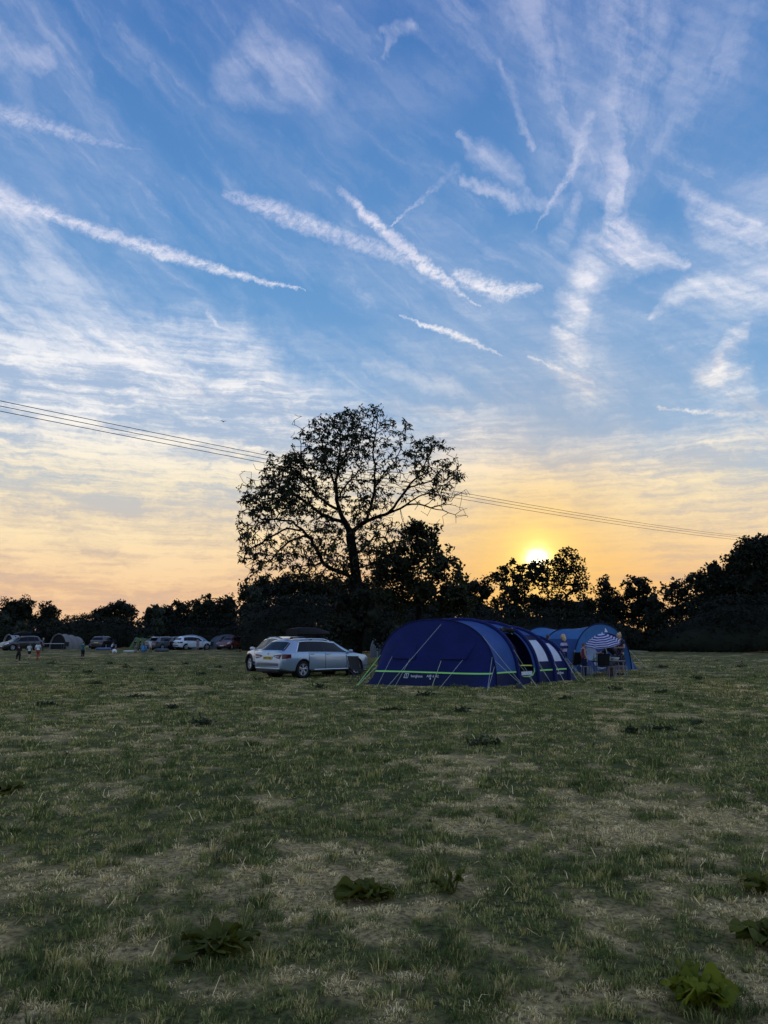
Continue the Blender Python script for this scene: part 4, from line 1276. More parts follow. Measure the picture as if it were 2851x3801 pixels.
def far_tent(name, label, group, pL, pR, Hpx, Y, depth, yaw, mat, beams=4, open_end=None, n=2.2, k_end=.8, bandmat=None):
    """a tunnel tent far across the field, its side spanning photo x pL..pR at distance Y"""
    a, b = at(pL, 2400, Y), at(pR, 2400, Y)
    c = Vector(((a.x + b.x) / 2, Y, 0)); L = abs(b.x - a.x)
    H = at(pL, Hpx, Y).z
    root = thing(name, label, 'tent', c, yaw, group)
    arch = []
    for i in range(beams):
        f = i / (beams - 1); x = -L / 2 + L * f
        h = H * (1 - (1 - k_end) * f ** 2)
        arch.append((Vector((x, depth / 2, 0)), Vector((x, -depth / 2, 0)), h))
    T = Tunnel(arch, n, .05)
    for i in range(beams - 1):
        MB().grid(lambda u, v, i=i: T.P(i, u, v), 6, 28).build('canvas_bay', mat, root)
    for i in range(beams):
        MB().tube([T.arch(i, k / 24) + Vector((0, 0, .01)) for k in range(25)], .04, 6).build('pole_sleeve', bandmat or mat, root)
    # the far end is closed, the near end open or closed
    e0 = MB().grid(lambda u, v: T.arch(beams - 1, u).lerp(Vector((L / 2 + .9, depth / 2 - depth * u, 0)), v), 20, 6)
    e0.build('end_panel', mat, root)
    if open_end != 'left':
        MB().grid(lambda u, v: T.arch(0, u).lerp(Vector((-L / 2 - .8, depth / 2 - depth * u, 0)), v), 20, 6).build('end_panel', mat, root)
    else:
        MB().grid(lambda u, v: T.P(0, .16, u, -.02).lerp(Vector((-L / 2 + .16 * L / (beams - 1), depth / 2 - depth * u, 0)), v), 20, 6).build('porch_shade', BLACK, root)  # black sheet standing in for the shade inside the open porch
    return root

def dome_tent(label, cx, Hpx, Y, w, dpt, mat, door=None, yaw=0.0, group=None, sleeve=None, name='dome_tent'):
    p = at(cx, 2400, Y); H = at(cx, Hpx, Y).z
    root = thing(name, label, 'tent', (p.x, Y, 0), yaw, group)
    def fn(u, v, off=0.0):
        a = 2 * PI * u; t = v * PI / 2
        sq = (abs(math.cos(a)) ** 4 + abs(math.sin(a)) ** 4) ** -.25
        k = sq ** .55 * (math.cos(t) ** .8 if v < 1 else 0)
        return ((w / 2 + off) * k * math.cos(a), (dpt / 2 + off) * k * math.sin(a), (H + off) * math.sin(t) ** .92)
    MB().grid(fn, 32, 10).build('canvas_dome', mat, root)
    for a0 in (.125, .375, .625, .875):
        MB().tube([Vector(fn(a0, v / 12)) * 1.01 for v in range(13)], .03, 6).build('pole_sleeve', sleeve or mat, root)
    if door:
        u0, u1 = door
        MB().grid(lambda u, v: fn(u0 + (u1 - u0) * u, .04 + .62 * v, .02), 8, 8).build('door', BLACK, root)
    return root

main_tent()
rear_tent()
FT = 'small tents pitched far across the field'
far_tent('tunnel_tent', 'pale grey tunnel awning at the far left with people standing under its open end', FT, 27, 93, 2355, 97, 2.4, R(58), GREYL, 3, 'left', 2.0, .78)
far_tent('tunnel_tent', 'ribbed grey-beige tunnel tent with dark open porch, second from the left', FT, 205, 293, 2353, 92, 2.7, R(68), GREY, 4, 'left', 2.1, .80)
dome_tent('pale blue-grey dome tent rising behind the white hatchback', 705, 2358, 93, 4.8, 3.6, PALEB, (.66, .80), .3, FT, GREYL)
dome_tent('dark slate tent between the white hatchback and the red car', 842, 2356, 94, 4.6, 3.2, SLATE, (.70, .80), .1, FT)
far_tent('awning', 'lime green topped tent at the far left with people gathered before it', FT, 506, 548, 2366, 94, 2.6, R(4), GREEN, 3, None, 3.0, .9, SLATE)
dome_tent('small slate-grey tent glimpsed between the silver car and the navy tent', 1418, 2354, 56, 1.7, 1.8, SLATE, None, .4, FT, PALEB)
# ------------------------------------------------------------------ cars
def paint(name, col, metal=.0, rough=.32, coat=.6):
    return principled(name, col, rough, metal, .5, coat)
SILVER = paint('silver_blue_paint', (.24, .315, .385), .5, .28, .7)
WHITE = paint('white_paint', (.62, .60, .58))
CARBLACK = paint('black_paint', (.010, .011, .013))
CARRED = paint('dark_red_paint', (.10, .010, .012))
CARWHITE = paint('cold_white_paint', (.55, .62, .66))
CARGREY = paint('grey_paint', (.055, .065, .075))
GLASS = principled('dark_glass', (.004, .005, .008), .06, spec=.16)
PLASTIC = principled('black_plastic', (.012, .012, .013), .6, spec=.3)
RUBBER = principled('tyre_rubber', (.010, .010, .010), .85, spec=.2)
ALLOY = principled('alloy', (.42, .43, .45), .35, .75)
LAMPRED = principled('red_lamp', (.075, .004, .006), .2, spec=.3, coat=.15)
LAMPCLEAR = principled('clear_lamp', (.65, .66, .68), .12, coat=.8)
PLATEY = principled('yellow_plate', (.50, .34, .045), .5)
PLATEW = principled('white_plate', (.55, .55, .52), .5)
CHROME = principled('chrome', (.62, .64, .66), .18, .9)

def wheel(parent, c, side, r=.335, w=.22, spokes=5):
    """wheel > tyre, rim; the wheel mesh itself is the hub and brake"""
    hub = MB(); hub.lathe([(.14, -.02), (.14, .03), (.05, .06), (.05, .075)], 14, (0, 0, 0), 'x')
    wh = hub.build('wheel', PLASTIC, parent); wh.location = c
    wh.rotation_euler = (0, 0, 0 if side > 0 else PI)
    h = w / 2
    t = MB(); t.lathe([(r * .66, -h), (r * .90, -h * 1.02), (r * .985, -h * .8), (r, -h * .4), (r, h * .4), (r * .985, h * .8), (r * .90, h * 1.02), (r * .66, h)], 28, (0, 0, 0), 'x', False)
    t.build('tyre', RUBBER, wh)
    m = MB(); m.lathe([(r * .64, h * .2), (r * .68, h * .98), (r * .62, h * .96), (r * .60, h * .2)], 28, (0, 0, 0), 'x', False)
    for k in range(spokes):
        a = 2 * PI * k / spokes + .3
        for da in (-.16, .16):
            m.tube([(h * .62, math.cos(a) * .05, math.sin(a) * .05), (h * .72, math.cos(a + da) * r * .36, math.sin(a + da) * r * .36), (h * .66, math.cos(a + da * 1.3) * r * .62, math.sin(a + da * 1.3) * r * .62)], [.026, .024, .024], 5)
    m.lathe([(.055, h * .5), (.06, h * .74), (.03, h * .8)], 12, (0, 0, 0), 'x')
    m.build('rim', ALLOY, wh)
    return wh

ESTATE = dict(L=4.86, wb=(1.03, 3.87), r=.335,
    zt=[(0, .66), (.04, .98), (.16, 1.03), (.64, 1.40), (.80, 1.45), (1.4, 1.485), (2.2, 1.475), (2.9, 1.40), (3.72, 1.01), (3.85, .985), (4.5, .87), (4.76, .76), (4.86, .60)],
    zs=[(0, .64), (.04, .94), (.16, .965), (.7, .965), (3.7, .915), (4.5, .82), (4.76, .72), (4.86, .56)],
    zb=[(0, .34), (.25, .27), (.6, .23), (4.2, .21), (4.7, .23), (4.86, .32)],
    w=[(0, .76), (.05, .84), (.22, .895), (.8, .93), (3.9, .93), (4.4, .88), (4.7, .74), (4.86, .56)],
    wr=[(0, .72), (.16, .76), (.64, .61), (1.2, .625), (2.9, .60), (3.72, .72), (4.86, .5)],
    panes=[(.74, 1.32, 1.02, 1.34), (1.36, 2.13, 1.38, 2.08), (2.18, 3.46, 2.13, 2.86)], rear=(.20, .60), wind=(2.98, 3.66), doors=[(1.30, 2.15), (2.15, 3.30)])
HATCH = dict(L=4.35, wb=(.86, 3.48), r=.34,
    zt=[(0, .70), (.05, 1.0), (.16, 1.06), (.42, 1.42), (.6, 1.52), (1.3, 1.57), (2.0, 1.55), (2.6, 1.46), (3.25, 1.06), (3.4, 1.03), (4.05, .90), (4.27, .78), (4.35, .60)],
    zs=[(0, .68), (.05, .96), (.16, 1.0), (.7, 1.0), (3.2, .95), (4.05, .85), (4.27, .74), (4.35, .56)],
    zb=[(0, .36), (.25, .29), (.6, .25), (3.8, .24), (4.2, .26), (4.35, .34)],
    w=[(0, .74), (.05, .82), (.22, .875), (.8, .90), (3.5, .90), (3.95, .85), (4.22, .72), (4.35, .56)],
    wr=[(0, .70), (.16, .74), (.42, .60), (1.0, .61), (2.6, .58), (3.25, .70), (4.35, .5)],
    panes=[(.55, .98, .68, 1.02), (1.04, 1.80, 1.07, 1.76), (1.86, 3.02, 1.82, 2.54)], rear=(.19, .40), wind=(2.68, 3.2), doors=[(1.0, 1.83), (1.83, 2.9)])

def car(name, label, loc, rz, spec, mat, group=None, detail=True, cladding=False, rails=True, plate='SW17 EKJ', glass=None, open_boot=False, rail_mat=None):
    root = thing(name, label, 'car', loc, rz, group)
    # local axes: +y forwards, +x to the right; x along the profile is measured from the tail
    glass = glass or GLASS
    itp = lambda key, x: float(np.interp(x, *zip(*spec[key])))
    L = spec['L']; yo = -L / 2
    def sec(x):
        zb, zs, zt, w, wr = (itp(k, x) for k in ('zb', 'zs', 'zt', 'w', 'wr'))
        h = max(zt - zs, .012); dr = min(.075, h * .45); wr = min(wr, w * .96)
        return [(0, zb), (w * .80, zb), (w * .95, zb + .06), (w * .992, zb + .27 * (zs - zb)), (w, zb + .62 * (zs - zb)), (w * .985, zs - .05 * min(1, (zs - zb) / .5)), (w * .955, zs),
                (w * .955 + (wr - w * .955) * .5, zs + (h - dr) * .52), (wr, zt - dr), (wr * .90, zt - dr * .30), (wr * .55, zt - dr * .04), (0, zt)]
    def S_(x, q, off=0.0, side=1):
        """point of the skin: q runs 0..11 along the half section"""
        c = sec(x); i = min(10, int(q)); f = q - i
        y, z = c[i][0] * (1 - f) + c[i + 1][0] * f, c[i][1] * (1 - f) + c[i + 1][1] * f
        dy, dz = c[i + 1][0] - c[i][0], c[i + 1][1] - c[i][1]
        l = math.hypot(dy, dz) or 1
        return Vector((side * (y + dz / l * off), x + yo, z - dy / l * off))
    xs = sorted(set([x for k in ('zt', 'zs', 'zb', 'w', 'wr') for x, _ in spec[k]] + [L * i / 36 for i in range(37)]))
    rings = []
    for x in xs:
        c = sec(x)
        half = [Vector((y, x + yo, z)) for y, z in c]
        rings.append(half + [Vector((-p.x, p.y, p.z)) for p in half[-2:0:-1]])
    mb = MB(); mb.rings(rings, True)
    mb.f = [tuple(reversed(f)) for f in mb.f]
    body = mb.build('body', mat, root, True, 35)
    # wheel openings cut through the flanks
    cut = MB()
    for wx in spec['wb']:
        for s in (1, -1):
            cut.lathe([(spec['r'] + .055, -.30), (spec['r'] + .055, .40)], 26, (s * .90, wx + yo, spec['r'] + .01), 'x')
    cutter = cut.build('wheel_cut', PLASTIC, root)
    for ob in (body, cutter):
        b_ = bmesh.new(); b_.from_mesh(ob.data); bmesh.ops.remove_doubles(b_, verts=b_.verts, dist=1e-5); bmesh.ops.recalc_face_normals(b_, faces=b_.faces); b_.to_mesh(ob.data); b_.free()
    bm = body.modifiers.new('cut', 'BOOLEAN'); bm.object = cutter; bm.operation = 'DIFFERENCE'; bm.solver = 'EXACT'
    bpy.context.view_layer.update(); dg = bpy.context.evaluated_depsgraph_get(); dg.update()
    me = bpy.data.meshes.new_from_object(body.evaluated_get(dg)); body.modifiers.clear(); old = body.data; body.data = me; bpy.data.meshes.remove(old)
    me.name = 'body'; me.polygons.foreach_set('use_smooth', [True] * len(me.polygons)); me.set_sharp_from_angle(angle=R(35))
    bpy.data.objects.remove(cutter)
    if len(me.materials) > 1:
        while len(me.materials) > 1: me.materials.pop(index=len(me.materials) - 1)
    for wx in spec['wb']:
        for s in (1, -1):
            m = MB(); R_ = spec['r'] + .05
            m.lathe([(.02, -.24), (R_, -.24), (R_, .05)], 26, (s * .86, wx + yo, spec['r'] + .01), 'x', False)
            if s < 0: m.v = [(-(p[0] + .86) - .86, p[1], p[2]) for p in m.v]
            m.build('wheel_liner', BLACK, root)
            wheel(root, Vector((s * (itp('w', wx) - .13), wx + yo, spec['r'])), s, spec['r'])
    # glass
    def pane(x0b, x1b, x0t, x1t, side):
        m = MB()
        def fn(u, v):
            x = (x0b + (x1b - x0b) * u) * (1 - v) + (x0t + (x1t - x0t) * u) * v
            return S_(x, 6.16 + 1.70 * v, .006, side)
        m.grid(fn, 8, 5)
        return m.build('side_window', glass, root)
    for s in (1, -1):
        for p in spec['panes']: pane(*p, s)
        for pa, pb in zip(spec['panes'], spec['panes'][1:]):
            m = MB(); m.grid(lambda u, v: S_((pa[1] - .01 + (pb[0] - pa[1] + .02) * u) * (1 - v) + (pa[3] - .01 + (pb[2] - pa[3] + .02) * u) * v, 6.16 + 1.7 * v, .005, s), 2, 5)
            m.build('pillar', PLASTIC, root)
        p0, p2 = spec['panes'][0], spec['panes'][2]
        lp = [S_(p0[0] - .06 + (p0[2] - p0[0] + .03) * k / 6, 6.1 + 1.78 * k / 6, .010, s) for k in range(7)] + [S_(p0[2] + (p2[3] - p0[2]) * k / 12, 7.92, .010, s) for k in range(1, 13)]
        lp += [S_(p2[3] + (p2[1] + .03 - p2[3]) * k / 6, 7.92 - 1.8 * k / 6, .010, s) for k in range(1, 7)]
        if detail: MB().tube(lp, .012, 5).build('window_trim', CHROME, root)
        for x0, x1 in spec['doors']:
            m = MB(); m.grid(lambda u, v: S_(x0 + .012 + (x1 - x0 - .024) * u, 2.25 + 3.65 * v, .004, s), 8, 8)
            dd = m.build('door', mat, root)
            h = S_(x0 + .16, 5.0, .02, s)
            MB().rbox(h, (.035, .20, .034), .015).build('handle', CHROME if detail else mat, dd)
            m = MB()
            lp = [S_(x0, 2.2 + 3.7 * k / 6, .003, s) for k in range(7)] + [S_(x0 + (x1 - x0) * k / 6, 5.9, .003, s) for k in range(1, 6)] + [S_(x1, 5.9 - 3.7 * k / 6, .003, s) for k in range(7)] + [S_(x1 - (x1 - x0) * k / 6, 2.2, .003, s) for k in range(1, 6)]
            m.tube(lp + [lp[0]], .008, 4)
            m.build('seal', PLASTIC, dd)
        mx = S_(spec['panes'][2][1] - .02, 6.3, .0, s)
        m = MB(); m.ell(mx + Vector((s * .13, .03, .05)), (.12, .06, .075), 10, 6); m.tube([mx, mx + Vector((s * .10, 0, .01))], .025, 6)
        m.build('wing_mirror', PLASTIC if not detail else mat, root)
    def top(x0, x1, k, name, m_, off=.006):
        m = MB()
        def fn(u, v):
            x = x0 + (x1 - x0) * v; s = (u - .5) * 2 * k
            q = 11 - abs(s) * 2.85
            return S_(x, q, off, 1 if s >= 0 else -1)
        m.grid(fn, 12, 6)
        return m.build(name, m_, root)
    top(*spec['rear'], .96, 'rear_window', glass)
    top(*spec['wind'], .97, 'windscreen', glass)
    # tail: lamps, plate, bumper trim
    zl = itp('zs', .05)
    ye = lambda x: x + yo
    for s in (1, -1):
        def qz(x, z):
            lo, hi = 2.0, 8.0
            for _ in range(24):
                md = (lo + hi) / 2; lo, hi = (md, hi) if S_(x, md).z < z else (lo, md)
            return lo
        pts = [(.34, zl - .105, zl - .080), (.56, zl - .185, zl - .050), (.71, zl - .20, zl - .036)]
        m = MB(); v = []
        for y, z0, z1 in pts: v += [Vector((s * y, ye(.026) - .022, z0)), Vector((s * y, ye(.034) - .018, z1))]
        for x, z0, z1 in ((.045, zl - .20, zl - .035), (.12, zl - .195, zl - .03), (.24, zl - .185, zl - .028), (.42, zl - .165, zl - .03)):
            v += [S_(x, qz(x, z0), .012, s), S_(x, qz(x, z1), .012, s)]
        n = len(v) // 2; fs = [(2 * i, 2 * i + 2, 2 * i + 3, 2 * i + 1) for i in range(n - 1)]
        m.add(v, fs).build('tail_light', LAMPRED, root, False)
        if detail:
            m = MB()
            for k in range(5): m.box((s * (.47 + .05 * k), ye(.0) - .006, zl - .125), (.036, .012, .030 if k < 4 else .02))
            m.build('lamp_reflector', LAMPCLEAR, root)
        xf = L - .30
        m = MB(); zf = itp('zs', xf)
        m.grid(lambda u, v: S_(L - .42 + .36 * u, 4.6 + 1.25 * v, .008, s), 6, 3)
        m.build('headlight', LAMPCLEAR, root)
    m = MB(); m.rbox((0, ye(.018) - .02, zl - .175), (.54, .014, .115), .008); pl = m.build('number_plate', PLATEY, root)
    if detail:
        t = text_mb(plate, .105); t.v = [(p[0], p[1] + ye(.018) - .031, p[2] + zl - .175) for p in t.v]; t.build('plate_lettering', PLASTIC, pl, False)
        MB().lathe([(.038, -.004), (.038, .004)], 12, (0, ye(.03) - .012, zl - .015), 'y').build('badge', CHROME, root)
    m = MB(); m.rbox((0, ye(0) + .005, .53), (1.30, .03, .10), .02); m.build('bumper_panel', CARGREY if detail else PLASTIC, root)
    m = MB(); m.rbox((0, ye(0) + .012, .385), (1.46, .05, .035), .015); m.build('bumper_trim', CHROME if detail else PLASTIC, root)
    m = MB(); m.rbox((0, ye(.14), .31), (1.36, .30, .13), .04); m.rbox((0, 0, .235), (1.30, L - .5, .10), .03); m.build('underbody', PLASTIC, root)
    if detail:
        for s in (1, -1):
            x0, x1 = spec['wb'][0] + .55, spec['wb'][1] - .5
            MB().tube([S_(x0 + (x1 - x0) * k / 6, 2.25, .012, s) for k in range(7)], .016, 5).build('sill_glint', CHROME, root)  # bright strip standing in for the reflection along the lower doors
    m = MB(); m.rbox((0, ye(L) - .03, .40), (1.05, .06, .14), .03); m.build('grille', PLASTIC, root)
    m = MB(); m.rbox((0, ye(L) + .012, .46), (.50, .014, .105), .01); m.build('number_plate', PLATEW, root)
    if cladding:
        for s in (1, -1):
            m = MB(); m.grid(lambda u, v: S_(.04 + (L - .08) * u, 1.7 + 1.35 * v, .012, s), 30, 3, skip=lambda u, v: any(abs(.04 + (L - .08) * u - wx) < spec['r'] + .05 for wx in spec['wb']))
            m.build('cladding', PLASTIC, root)
            for wx in spec['wb']:
                R_ = spec['r'] + .085
                m = MB(); pts = [Vector((s * (itp('w', wx) + .004), ye(wx) + R_ * math.cos(PI * k / 16), spec['r'] + R_ * math.sin(PI * k / 16))) for k in range(17)]
                m.tube(pts, .045, 6); m.build('arch_trim', PLASTIC, root)
    if rails:
        for s in (1, -1):
            x0, x1 = spec['panes'][0][2] - .1, spec['panes'][2][3] - .25
            pts = [S_(x0 + (x1 - x0) * k / 12, 8.55, .012 + .045 * min(1, 3 * min(k, 12 - k) / 6), s) for k in range(13)]
            MB().tube(pts, .020, 6).build('roof_rail', rail_mat or CHROME, root)
    if open_boot:
        x0 = spec['rear'][1]; zr = itp('zt', x0 + .15)
        m = MB(); m.grid(lambda u, v: ((u - .5) * 1.15 * (1 + .1 * v), ye(x0) + .05 - 1.0 * v, zr + .06 + .22 * v - .12 * v * v), 6, 5)
        m.grid(lambda u, v: ((u - .5) * 1.15 * (1 + .1 * v), ye(x0) + .05 - 1.0 * v, zr + .03 + .22 * v - .16 * v * v), 6, 5)
        m.build('open_tailgate', mat, root)
    root['_roof'] = 0
    del root['_roof']
    return root

def roof_box(label, car_root, xloc, zroof, Lb=2.05, wb=.82, hb=.40, group=None, name='roof_box', yshift=0.0):
    """black plastic luggage box: lid, tray, clamps and cross bars"""
    o = Vector(car_root.location); rz = car_root.rotation_euler.z
    M = Matrix.Rotation(rz, 3, 'Z')
    root = thing(name, label, 'roof box', o + M @ Vector((xloc, yshift, zroof)), rz, group)
    def ring(f, part):
        y = -Lb / 2 + Lb * f
        hw = wb / 2 * (1 - .42 * max(0, (f - .45) / .55) ** 2.2) * (1 - .12 * max(0, (.12 - f) / .12))
        ht = hb * (.74 + .26 * math.sin(PI * min(1, f * .95 + .12)) if f < .6 else (.74 + .26 * math.sin(PI * (f * .95 + .12))) * (1 - .50 * ((f - .6) / .4) ** 1.7))
        b = .10 + .05 * max(0, (f - .7) / .3)
        pts = []
        if part == 'lid':
            prof = [(1.0, .14), (1.0, .30), (.95, .62), (.82, .88), (.6, .98), (.3, 1.0), (0, 1.0)]
            top = [(hw * u, b + (ht - .0) * v) for u, v in prof]
        else:
            prof = [(1.01, .15), (.97, .05), (.85, .0), (0, -.01)]
            top = [(hw * u, b + ht * v) for u, v in prof]
        half = [Vector((p[0], y, p[1])) for p in top]
        return half + [Vector((-p.x, p.y, p.z)) for p in reversed(half[:-1])]
    for part, nm in (('lid', 'lid'), ('tray', 'tray')):
        mb = MB(); rs = [ring(i / 18, part) for i in range(19)]
        mb.rings(rs, False, False)
        n = len(rs[0]); mb.f.append(tuple(range(n - 1, -1, -1))); k = 18 * n; mb.f.append(tuple(k + j for j in range(n)))
        mb.build(nm, principled('satin_black_plastic', (.004, .004, .005), .6, spec=.14), root, True, 50)
    mb = MB(); mb.rbox((0, -Lb * .12, .165), (wb * 1.012, Lb * .7, .012), .006); mb.build('seam', PLASTIC, root)
    for y in (-.42, .42):
        MB().tube([(-.62, y, .0), (.62, y, .0)], .022, 6).build('cross_bar', PLASTIC, root)
        for s in (1, -1): MB().rbox((s * .58, y, -.035), (.06, .12, .12), .02).build('bar_foot', PLASTIC, root)
    return root

def place_car(spec, wheel_px, which, hd):
    """car position so that a wheel touches the field at a place in the photograph; hd = heading angle from +y towards +x"""
    p = gnd(*wheel_px)
    x = spec['wb'][0 if 'r' in which else 1] - spec['L'] / 2
    s = 1 if 'R' in which else -1
    loc = Matrix.Rotation(-hd, 3, 'Z') @ Vector((s * .83, x, 0))
    return (p - loc), -hd
l_, z_ = place_car(ESTATE, (1121, 2518), 'rR', R(43))
estate = car('estate_car', 'silver blue estate car with a black roof box, parked left of the navy tent', l_, z_, ESTATE, SILVER)
roof_box('long black roof box on the silver estate car', estate, 0, 1.525, 1.84, .78, .31, None, 'roof_box', -.35)
l_, z_ = place_car(HATCH, (930, 2490), 'fL', R(-32))
suv = car('hatchback_car', 'white crossover with black cladding mostly hidden behind the silver estate', l_, z_, HATCH, WHITE, cladding=True, rail_mat=PLASTIC)
FC = 'cars parked along the far side of the field'
def far_car(label, px, which, hd, spec, mat, Ypx=None, **kw):
    l, z = place_car(spec, px, which, hd)
    return car('parked_car', label, l, z, spec, mat, FC, detail=False, **kw)
c1 = far_car('dark car under a roof box in front of the leftmost grey awning', (46, 2415), 'fL', R(-142), HATCH, CARBLACK, rails=True)
roof_box('small black roof box on the dark car at the far left', c1, 0, 1.57, 1.7, .75, .36)
c2 = far_car('black car with a white roof standing apart right of the ribbed grey-beige tent', (392, 2409), 'rR', R(6), HATCH, CARBLACK, rails=False)
c3 = far_car('dark blue-grey estate with raised tailgate beside the lime green topped tent', (600, 2413), 'rR', R(28), ESTATE, CARGREY, open_boot=True)
c4 = far_car('black estate parked between the raised-tailgate estate and the white hatchback', (648, 2412), 'rR', R(22), ESTATE, CARBLACK)
c5 = far_car('white hatchback seen side-on before the pale dome tent', (690, 2413), 'rR', R(48), HATCH, CARWHITE, rails=False)
c6 = far_car('dark red car facing the camera with its tailgate raised', (812, 2411), 'fR', R(196), HATCH, CARRED, rails=False, open_boot=True)
# ------------------------------------------------------------------ people
SKIN = principled('skin', (.36, .20, .14), .6)
HAIRS = {'blond': principled('blond_hair', (.42, .28, .13), .6, nz=.4, nscale=30), 'dark': principled('dark_hair', (.020, .013, .009), .6), 'brown': principled('brown_hair', (.07, .035, .018), .6)}
def cloth(name, col): return principled(name, col, .9, spec=.15, nz=.25, nscale=9)
EYE = principled('eye', (.02, .015, .012), .2)
LIP = principled('lips', (.25, .07, .06), .5)
SHOE = cloth('dark_shoes', (.02, .018, .018))

def remesh(mb, voxel, name, mat, parent, smooth=3):
    """fuse overlapping shapes into one continuous skin"""
    o = mb.build(name, mat, parent)
    m = o.modifiers.new('fuse', 'REMESH'); m.mode = 'VOXEL'; m.voxel_size = voxel
    s = o.modifiers.new('soften', 'SMOOTH'); s.factor = .5; s.iterations = smooth
    dg = bpy.context.evaluated_depsgraph_get(); dg.update()
    me = bpy.data.meshes.new_from_object(o.evaluated_get(dg))
    o.modifiers.clear(); old = o.data; o.data = me; bpy.data.meshes.remove(old); me.name = name
    if not me.materials: me.materials.append(mat)
    me.polygons.foreach_set('use_smooth', [True] * len(me.polygons))
    return o

STAND = dict(pelvis=(0, 0, .94), waist=(0, .0, 1.07), chest=(0, .01, 1.27), neck=(0, -.01, 1.44), head=(0, .025, 1.595), look=(0, 1, 0),
             hipL=(-.09, 0, .90), kneeL=(-.10, .02, .49), ankleL=(-.105, -.02, .085), hipR=(.09, 0, .90), kneeR=(.10, .02, .49), ankleR=(.105, -.02, .085), footL=(-.12, 1), footR=(.12, 1),
             shL=(-.175, -.01, 1.39), elL=(-.225, -.04, 1.11), wrL=(-.235, .06, .87), shR=(.175, -.01, 1.39), elR=(.225, -.04, 1.11), wrR=(.235, .06, .87), haL=(0, .15, -1), haR=(0, .15, -1))

